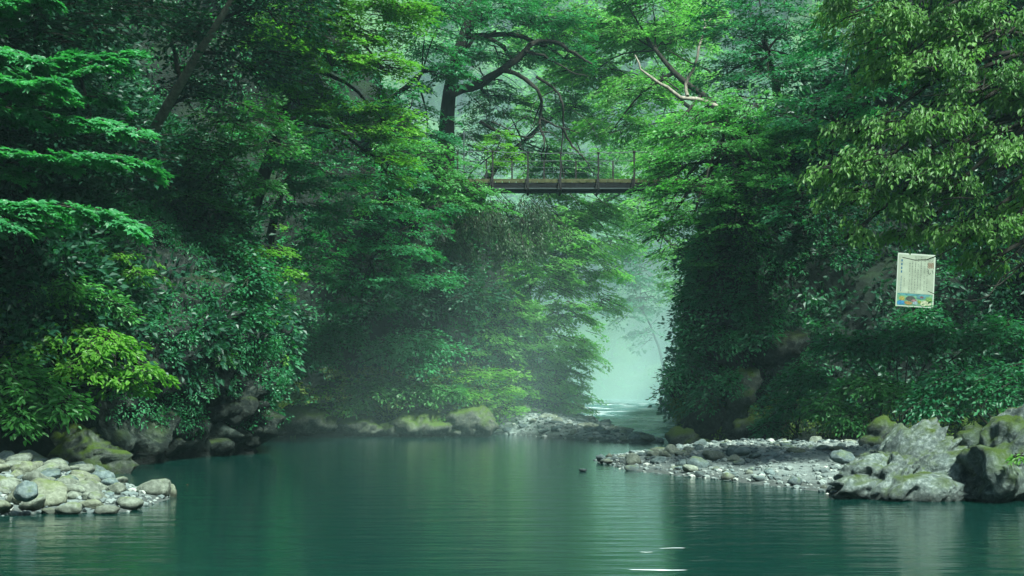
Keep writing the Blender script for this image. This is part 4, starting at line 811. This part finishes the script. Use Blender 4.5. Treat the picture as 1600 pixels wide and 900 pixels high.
# ------------------------------------------------------------------ far forest (copies share three crowns each kind)
def far_proto(spn, seed):
    sp = SP[spn]; a = Acc(); t = Acc()
    r_ = np.random.default_rng(seed)
    for k in range(6):
        c = np.array([r_.normal()*1.6, r_.normal()*1.6, 4.5+r_.random()*4.5]); lobe_sprays(a, sp, c, np.array([2.1, 2.1, 1.5])*(.7+.6*r_.random()), np.zeros(3), .8, seed+k, .45)
        tube(t, np.array([[0, 0, 3.0], c*.5+np.array([0, 0, 1.6]), c]), [.14, .09, .03], 5)
    tube(t, np.array([[0, 0, -.5], [.1, 0, 2], [0, .1, 5], [.1, .1, 8]]), [.3, .26, .18, .06], 7)
    return a.mesh('crown', [LEAF[sp['mat']], BARK]), t.mesh('trunk', BARK, True)
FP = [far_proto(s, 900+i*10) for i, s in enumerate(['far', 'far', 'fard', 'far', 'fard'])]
def far_tree(p, s, k, label, group):
    g = snap(p); e = empty('forest_tree', tuple(g)); e.scale = (s, s, s*random.uniform(.9, 1.25)); e.rotation_euler = (0, 0, random.uniform(0, 6.28)); tag(e, label, 'tree', group)
    for nm, me in zip(('crown', 'trunk'), FP[k]):
        o = bpy.data.objects.new(nm, me); C.objects.link(o); o.parent = e
spots = []
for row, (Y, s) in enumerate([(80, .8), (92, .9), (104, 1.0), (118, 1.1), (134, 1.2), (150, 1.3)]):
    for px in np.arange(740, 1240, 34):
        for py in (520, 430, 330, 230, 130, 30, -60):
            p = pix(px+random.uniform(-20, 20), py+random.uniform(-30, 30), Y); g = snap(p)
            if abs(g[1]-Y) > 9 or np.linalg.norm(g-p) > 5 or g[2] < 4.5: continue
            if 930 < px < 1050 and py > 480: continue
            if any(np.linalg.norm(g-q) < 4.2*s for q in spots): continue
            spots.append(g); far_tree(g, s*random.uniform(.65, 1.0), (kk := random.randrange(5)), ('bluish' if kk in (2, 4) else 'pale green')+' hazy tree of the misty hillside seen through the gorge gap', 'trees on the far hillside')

# ------------------------------------------------------------------ footbridge
MOSSW = flat('mossy_timber', (.055, .060, .028), .9, 0, .5, 6); STEEL = flat('dark_steel', (.008, .009, .009), .85, 0, .3, 8); RUSTY = flat('bridge_post', (.020, .020, .019), .8, 0, .3, 12)
WIRE = flat('wire_rope', (.10, .12, .12), .5, .5); STEELL = flat('steel_flange', (.05, .065, .065), .7, .1, .3, 5)
def bridge():
    Y0 = 50.0; zt = pix(880, 283, Y0)[2]; W = 1.2; xl, xr = -4.6, 7.4
    root = empty('footbridge', (xl, Y0, zt)); tag(root, 'narrow suspended footbridge with a mossy deck crossing high above the gorge', 'bridge')
    off = np.array([xl, Y0, zt])
    def part(nm, f, mat, smooth=False, parent=root):
        a = Acc(); f(a); return a.obj(nm, mat, parent, smooth)
    n = 48; xs = np.linspace(xl, xr, n+1)
    pm = None
    for i in range(n):
        if pm is None:
            a = Acc(); box(a, (0, 0, 0), ((xr-xl)/n-.02, W, .05)); pm = a.mesh('plank', MOSSW)
        o = bpy.data.objects.new('plank', pm); C.objects.link(o); o.parent = root
        o.location = ((xs[i]+xs[i+1])/2-off[0], W/2+random.uniform(-.015, .015), -.025+random.uniform(-.006, .006))
    for y in (.06, W-.06):
        part('side_beam', lambda a: box(a, ((xr-xl)/2, y, -.147), (xr-xl, .10, .19)), STEEL)
        part('flange', lambda a: box(a, ((xr-xl)/2, y-.01, -.262), (xr-xl, .16, .035)), STEELL)
        part('kerb_rail', lambda a: box(a, ((xr-xl)/2, y, .045), (xr-xl, .09, .085)), MOSSW)
    posts = [770, 825, 876, 935, 991]
    xp = [pix(p, 283, Y0)[0]-off[0] for p in posts]; dx = xp[1]-xp[0]
    xp = [xp[0]-dx]+xp+[xp[-1]+dx]
    hs = []
    for k, x in enumerate(xp):
        h = 1.0+.03*abs(k-3.2); hs.append(h)
        part('post', lambda a: (box(a, (x, -.03, h/2-.15), (.06, .06, h+.3)), box(a, (x, -.03, h+.0), (.10, .10, .06))), RUSTY)
        part('brace', lambda a: tube(a, [(x-.10, -.16, -.31), (x-.02, -.06, .25)], .022, 6), RUSTY)
        part('cross_beam', lambda a: box(a, (x, W/2, -.315), (.08, W+.4, .06)), STEEL)
    xq = [pix(p, 283, Y0+W)[0]-off[0] for p in (760, 800, 850, 900, 958, 1015)]
    for x in xq: part('post', lambda a: box(a, (x, W+.03, .45), (.06, .06, .98)), RUSTY)
    xe = np.linspace(xp[0], xp[-1], 40)
    for (yy, zz, r) in ((-.03, 1.0, .013), (-.03, .5, .005)):
        part('handrail_cable', lambda a: tube(a, np.stack([xe, xe*0+yy, np.interp(xe, xp, np.array(hs)*zz)-.03*np.sin((xe-xp[0])/dx*math.pi)**2], 1), r, 5), WIRE, True)
    for zz, r in ((.93, .010), (.5, .004)):
        part('handrail_cable', lambda a: tube(a, np.stack([xe, xe*0+W+.03, xe*0+zz-.02*np.sin(xe)**2], 1), r, 5), WIRE, True)
    # tall anchor mast on the left bank and its stay cable
    m = pix(725, 205, Y0)-off
    part('mast', lambda a: tube(a, [(m[0], -.05, -.1), (m[0], -.05, m[2])], .03, 7), STEELL)
    part('stay_cable', lambda a: tube(a, [(m[0], -.05, m[2]-.05), ((m[0]+xp[1])/2, -.04, m[2]*.74), (xp[1], -.03, 1.05)], .012, 5), WIRE)
    part('stay_cable', lambda a: tube(a, [(m[0], -.05, m[2]-.05), (m[0]-2.2, .2, .2)], .012, 5), WIRE)
bridge()

# ------------------------------------------------------------------ notice sign
def sign():
    Y0 = 38.4; tl, tr_, br, bl = [pix(x, y, Y0) for x, y in ((1403, 395), (1462, 398), (1458, 482), (1399, 478))]
    c = (tl+tr_+br+bl)/4; ux = nrm((tr_-tl)+(br-bl)); uz = np.array([0, 0, 1.]); uz = nrm((tl-bl)+(tr_-br)); ux = nrm(ux-uz*(ux@uz)); uy = np.cross(uz, ux)
    w = np.linalg.norm(tr_-tl); h = np.linalg.norm(tl-bl); M = np.array([ux, uy, uz])
    foot = snap((c[0], Y0+.3, c[2]-1.6)); foot[0] = c[0]; foot[1] = Y0+.1; foot[2] -= .3
    root = empty('notice_sign', tuple(foot)); tag(root, 'white notice board with columns of writing and a river picture at its base', 'sign')
    L = lambda x, y, z: c-foot+x*ux+y*uy+z*uz
    def plate(nm, x, z, sx, sz, d, mat, th=.003, parent=root):
        a = Acc(); box(a, L(x, d, z), (sx, th, sz), 0, M); return a.obj(nm, mat, parent)
    WH = flat('sign_white', (.24, .28, .215), .35, 0, .22, 3); ED = flat('sign_edge', (.34, .39, .33), .35)  # sheet mottling paints leaf shadows and stains into the white
    bd = plate('board', 0, 0, w, h, 0, ED, .02)
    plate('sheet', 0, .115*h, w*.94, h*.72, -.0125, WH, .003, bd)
    INK = flat('ink', (.05, .06, .05), .5); INKF = flat('ink_faded', (.13, .155, .12), .5); BLUE = flat('ink_blue', (.02, .08, .14), .5); BRN = flat('ink_brown', (.12, .045, .02), .5)
    # columns of faded writing, too small to read
    r = random.Random(5)
    for cx, z0, z1, mat in [(.30, .40, -.18, INKF), (.225, .42, -.20, INKF), (.13, .44, -.22, INKF), (.05, .40, -.20, INKF), (-.02, .44, -.24, INKF), (-.10, .36, -.22, INKF), (-.17, .36, -.24, INKF), (-.30, .02, -.14, INKF)]:
        a = Acc(); z = z0
        while z > z1:
            hh = r.uniform(.010, .026)
            if r.random() < .85:
                box(a, L(cx*w+r.uniform(-.004, .004), -.0155, z*h), (r.uniform(.018, .034)*w, .002, hh*h), 0, M)
            z -= hh+.012
        a.obj('writing', mat, bd)
    a = Acc()
    for k, z in enumerate((.36, .29, .22, .15)): box(a, L(-.385*w, -.0155, z*h), (.035*w, .002, .042*h), 0, M)
    for k in range(10): box(a, L(-.385*w, -.0155, (.06-.03*k)*h), (.016*w, .002, .016*h), 0, M)
    a.obj('writing', BLUE, bd)
    for ch, z, sz, mat in (('お', .40, .15, INKF), ('願', .285, .17, BRN), ('い', .165, .17, INK)):
        cu = bpy.data.curves.new('writing', 'FONT'); cu.body = ch; cu.size = sz*w*1.05; cu.align_x = 'CENTER'; cu.align_y = 'CENTER'
        to = bpy.data.objects.new('tmp', cu); C.objects.link(to); dg = bpy.context.evaluated_depsgraph_get(); me = bpy.data.meshes.new_from_object(to.evaluated_get(dg))
        bpy.data.objects.remove(to)
        if len(me.vertices) == 0: continue
        v = np.array([q.co[:] for q in me.vertices]); pp = L(.38*w, -.0165, z*h)+v[:, :1]*ux+v[:, 1:2]*uz
        me.vertices.foreach_set('co', pp.astype(np.float32).ravel()); me.materials.append(mat); me.update()
        o = bpy.data.objects.new('writing', me); C.objects.link(o); o.parent = bd
    # the little river picture
    pic = plate('picture', 0, -.365*h, w*.94, h*.225, -.0125, flat('picture_green', (.10, .21, .12), .5, 0, .4, 14), .003, bd)
    def blob(nm, cx, cz, rx, rz, col, d):
        a = Acc(); th = np.arange(9)*2*math.pi/9; rr = 1+.25*(np.random.default_rng(int(cx*1000)+1007).random(9)-.5)
        zz = np.clip(cz+np.sin(th)*rz*rr, -.475, -.255); xx = np.clip(cx+np.cos(th)*rx*rr, -.465, .465)
        p = np.array([L(x*w, -.0145-d*.0008, z*h) for x, z in zip(xx, zz)]); a.add(p, [list(range(9))]); a.obj(nm, flat('picture_paint', tuple(.42*x+.02 for x in col), .5, 0, .5, 30), bd)
    for i, (cx, cz, rx, rz, col) in enumerate([(0, -.27, .47, .03, (.10, .34, .36)), (-.36, -.43, .12, .05, (.04, .28, .55)), (-.34, -.35, .08, .04, (.45, .42, .08)), (-.12, -.345, .13, .05, (.07, .09, .07)), (-.02, -.385, .08, .03, (.36, .20, .20)),
            (-.17, -.43, .11, .03, (.42, .26, .07)), (.28, -.42, .17, .055, (.60, .66, .42)), (.02, -.425, .07, .035, (.35, .52, .55)), (.17, -.315, .13, .035, (.12, .30, .36)), (.18, -.31, .05, .02, (.20, .08, .07)), (.38, -.35, .09, .05, (.22, .42, .10)), (.12, -.40, .05, .03, (.30, .44, .06))]):
        blob('paint_patch', cx, cz, rx, rz, col, i)
    a = Acc(); box(a, L(0, .02, .2*h), (w*.8, .03, .05), 0, M); box(a, L(0, .02, -.25*h), (w*.8, .03, .05), 0, M); a.obj('batten', BARK, bd)
    a = Acc(); tube(a, [np.array([0, 0, -.2]), L(0, .075, -.45*h), L(0, .075, .35*h)], .04, 7); a.obj('post', BARK, root, True)
sign()

# ------------------------------------------------------------------ small things
a = Acc(); q = np.array([gnd(66, 741, .42), gnd(82, 742, .34), gnd(98, 748, .2)]); q[0] = pix(66, 726, gnd(66, 742)[1]-.6); q[1] = pix(84, 738, gnd(66, 742)[1]-1.1); q[2] = pix(99, 749, gnd(66, 742)[1]-1.5)
tube(a, spline(q, 8), np.linspace(.022, .013, 8), 7); tag(a.obj('stick', flat('bleached_wood', (.42, .33, .22), .8, 0, .25, 15), None, True), 'bleached stick leaning against the blue grey boulder', 'stick')
YL = flat('yellow_leaf', (.50, .36, .04), .6); OR = flat('orange_leaf', (.22, .10, .04), .6)
def fallen(px, py, z, s, mat, label, tilt=0):
    g = gnd(px, py, z) if tilt == 0 else pix(px, py, z); a = Acc(); gv, gf = LEAFGEO['oval']; th = random.uniform(0, 6)
    v = np.stack([gv[:, 0]*math.cos(th)-gv[:, 1]*math.sin(th), gv[:, 0]*math.sin(th)+gv[:, 1]*math.cos(th), gv[:, 2]*.6+gv[:, 0]*tilt], 1)*s
    a.add(v+g, gf); tag(a.obj('fallen_leaf', mat), label, 'leaf')
fallen(293, 757, .012, .07, OR, 'orange fallen leaf floating past the rounded boulder')
fallen(276, 766, .012, .09, YL, 'pale yellow leaf floating close to the rounded boulder')
fallen(1436, 668, 22.2, .15, YL, 'yellow fallen leaf standing on top of the pale craggy rock', .8)
def streak(px, py, w, d, label):  # ripple glints on the water, painted as flat white strips
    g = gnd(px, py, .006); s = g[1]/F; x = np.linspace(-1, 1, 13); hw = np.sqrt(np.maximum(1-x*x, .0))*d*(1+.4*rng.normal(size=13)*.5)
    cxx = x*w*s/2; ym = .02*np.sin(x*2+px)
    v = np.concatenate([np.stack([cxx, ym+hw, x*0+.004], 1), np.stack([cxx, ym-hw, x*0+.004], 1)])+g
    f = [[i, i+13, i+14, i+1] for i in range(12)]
    a = Acc(); a.add(v, f); tag(a.obj('glint_streak', flat('painted_glint', (.75, .80, .80), .5)), label, 'painted_glint')
streak(1050, 857, 42, .012, 'thin white painted glint streak on open water, middle of three'); streak(1010, 863, 20, .012, 'shortest white painted glint streak on open water'); streak(1028, 891, 92, .02, 'longest white painted glint streak on open water')
tree('shrub', 'single bright green sprig growing from the tall mossy rock', 'shrubb', pix(1600, 720, 20.4), [(1593, 712, 20.0, 8, 6, .08)], .006, 'R', 'shrub', shrub=True, tone=.3, dens=.6, ll=.09, subb=1)

# ------------------------------------------------------------------ haze
def haze():
    a = Acc(); box(a, (0, 95, 38), (320, 350, 82)); o = a.obj('haze', HAZE); tag(o, 'pale blue green mist filling the gorge', 'mist', kind='stuff')
HAZE = bpy.data.materials.new('haze'); HAZE.use_nodes = True; hn = HAZE.node_tree.nodes; hn.remove(hn['Principled BSDF'])
pv = hn.new('ShaderNodeVolumePrincipled'); pv.inputs['Color'].default_value = (.58, .90, .92, 1); pv.inputs['Density'].default_value = .0005; pv.inputs['Anisotropy'].default_value = .2
HAZE.node_tree.links.new(pv.outputs[0], hn['Material Output'].inputs['Volume'])
haze()
def mist(name, label, c, r, dens):
    m = bpy.data.materials.new('river_mist'); m.use_nodes = True; n_ = m.node_tree.nodes; n_.remove(n_['Principled BSDF'])
    v_ = n_.new('ShaderNodeVolumePrincipled'); v_.inputs['Color'].default_value = (.70, .98, .96, 1); v_.inputs['Anisotropy'].default_value = -.2
    tc = n_.new('ShaderNodeTexCoord'); gr = n_.new('ShaderNodeTexGradient'); gr.gradient_type = 'QUADRATIC_SPHERE'; mu = n_.new('ShaderNodeMath'); mu.operation = 'MULTIPLY'; mu.inputs[1].default_value = dens
    lk = m.node_tree.links; lk.new(tc.outputs['Object'], gr.inputs[0]); lk.new(gr.outputs[1], mu.inputs[0]); lk.new(mu.outputs[0], v_.inputs['Density'])
    lk.new(v_.outputs[0], n_['Material Output'].inputs['Volume'])
    v, f = ICO[3]; a = Acc(); a.add(v*1.02, f); o = a.obj(name, m, None, True); o.location = c; o.scale = r; tag(o, label, 'mist', kind='stuff')
mist('river_mist', 'pale mist bank lying over the rapids in the gorge gap', (6, 100, 4), (60, 46, 46), .014)
mist('river_mist', 'dense mist pouring down with the rapids', (9, 84, 0), (24, 30, 10), .045)
mist('river_mist', 'thin mist drifting low over the pool below the rapids', (4, 50, 0), (22, 22, 9), .018)
print('LEAVES', NLEAF)
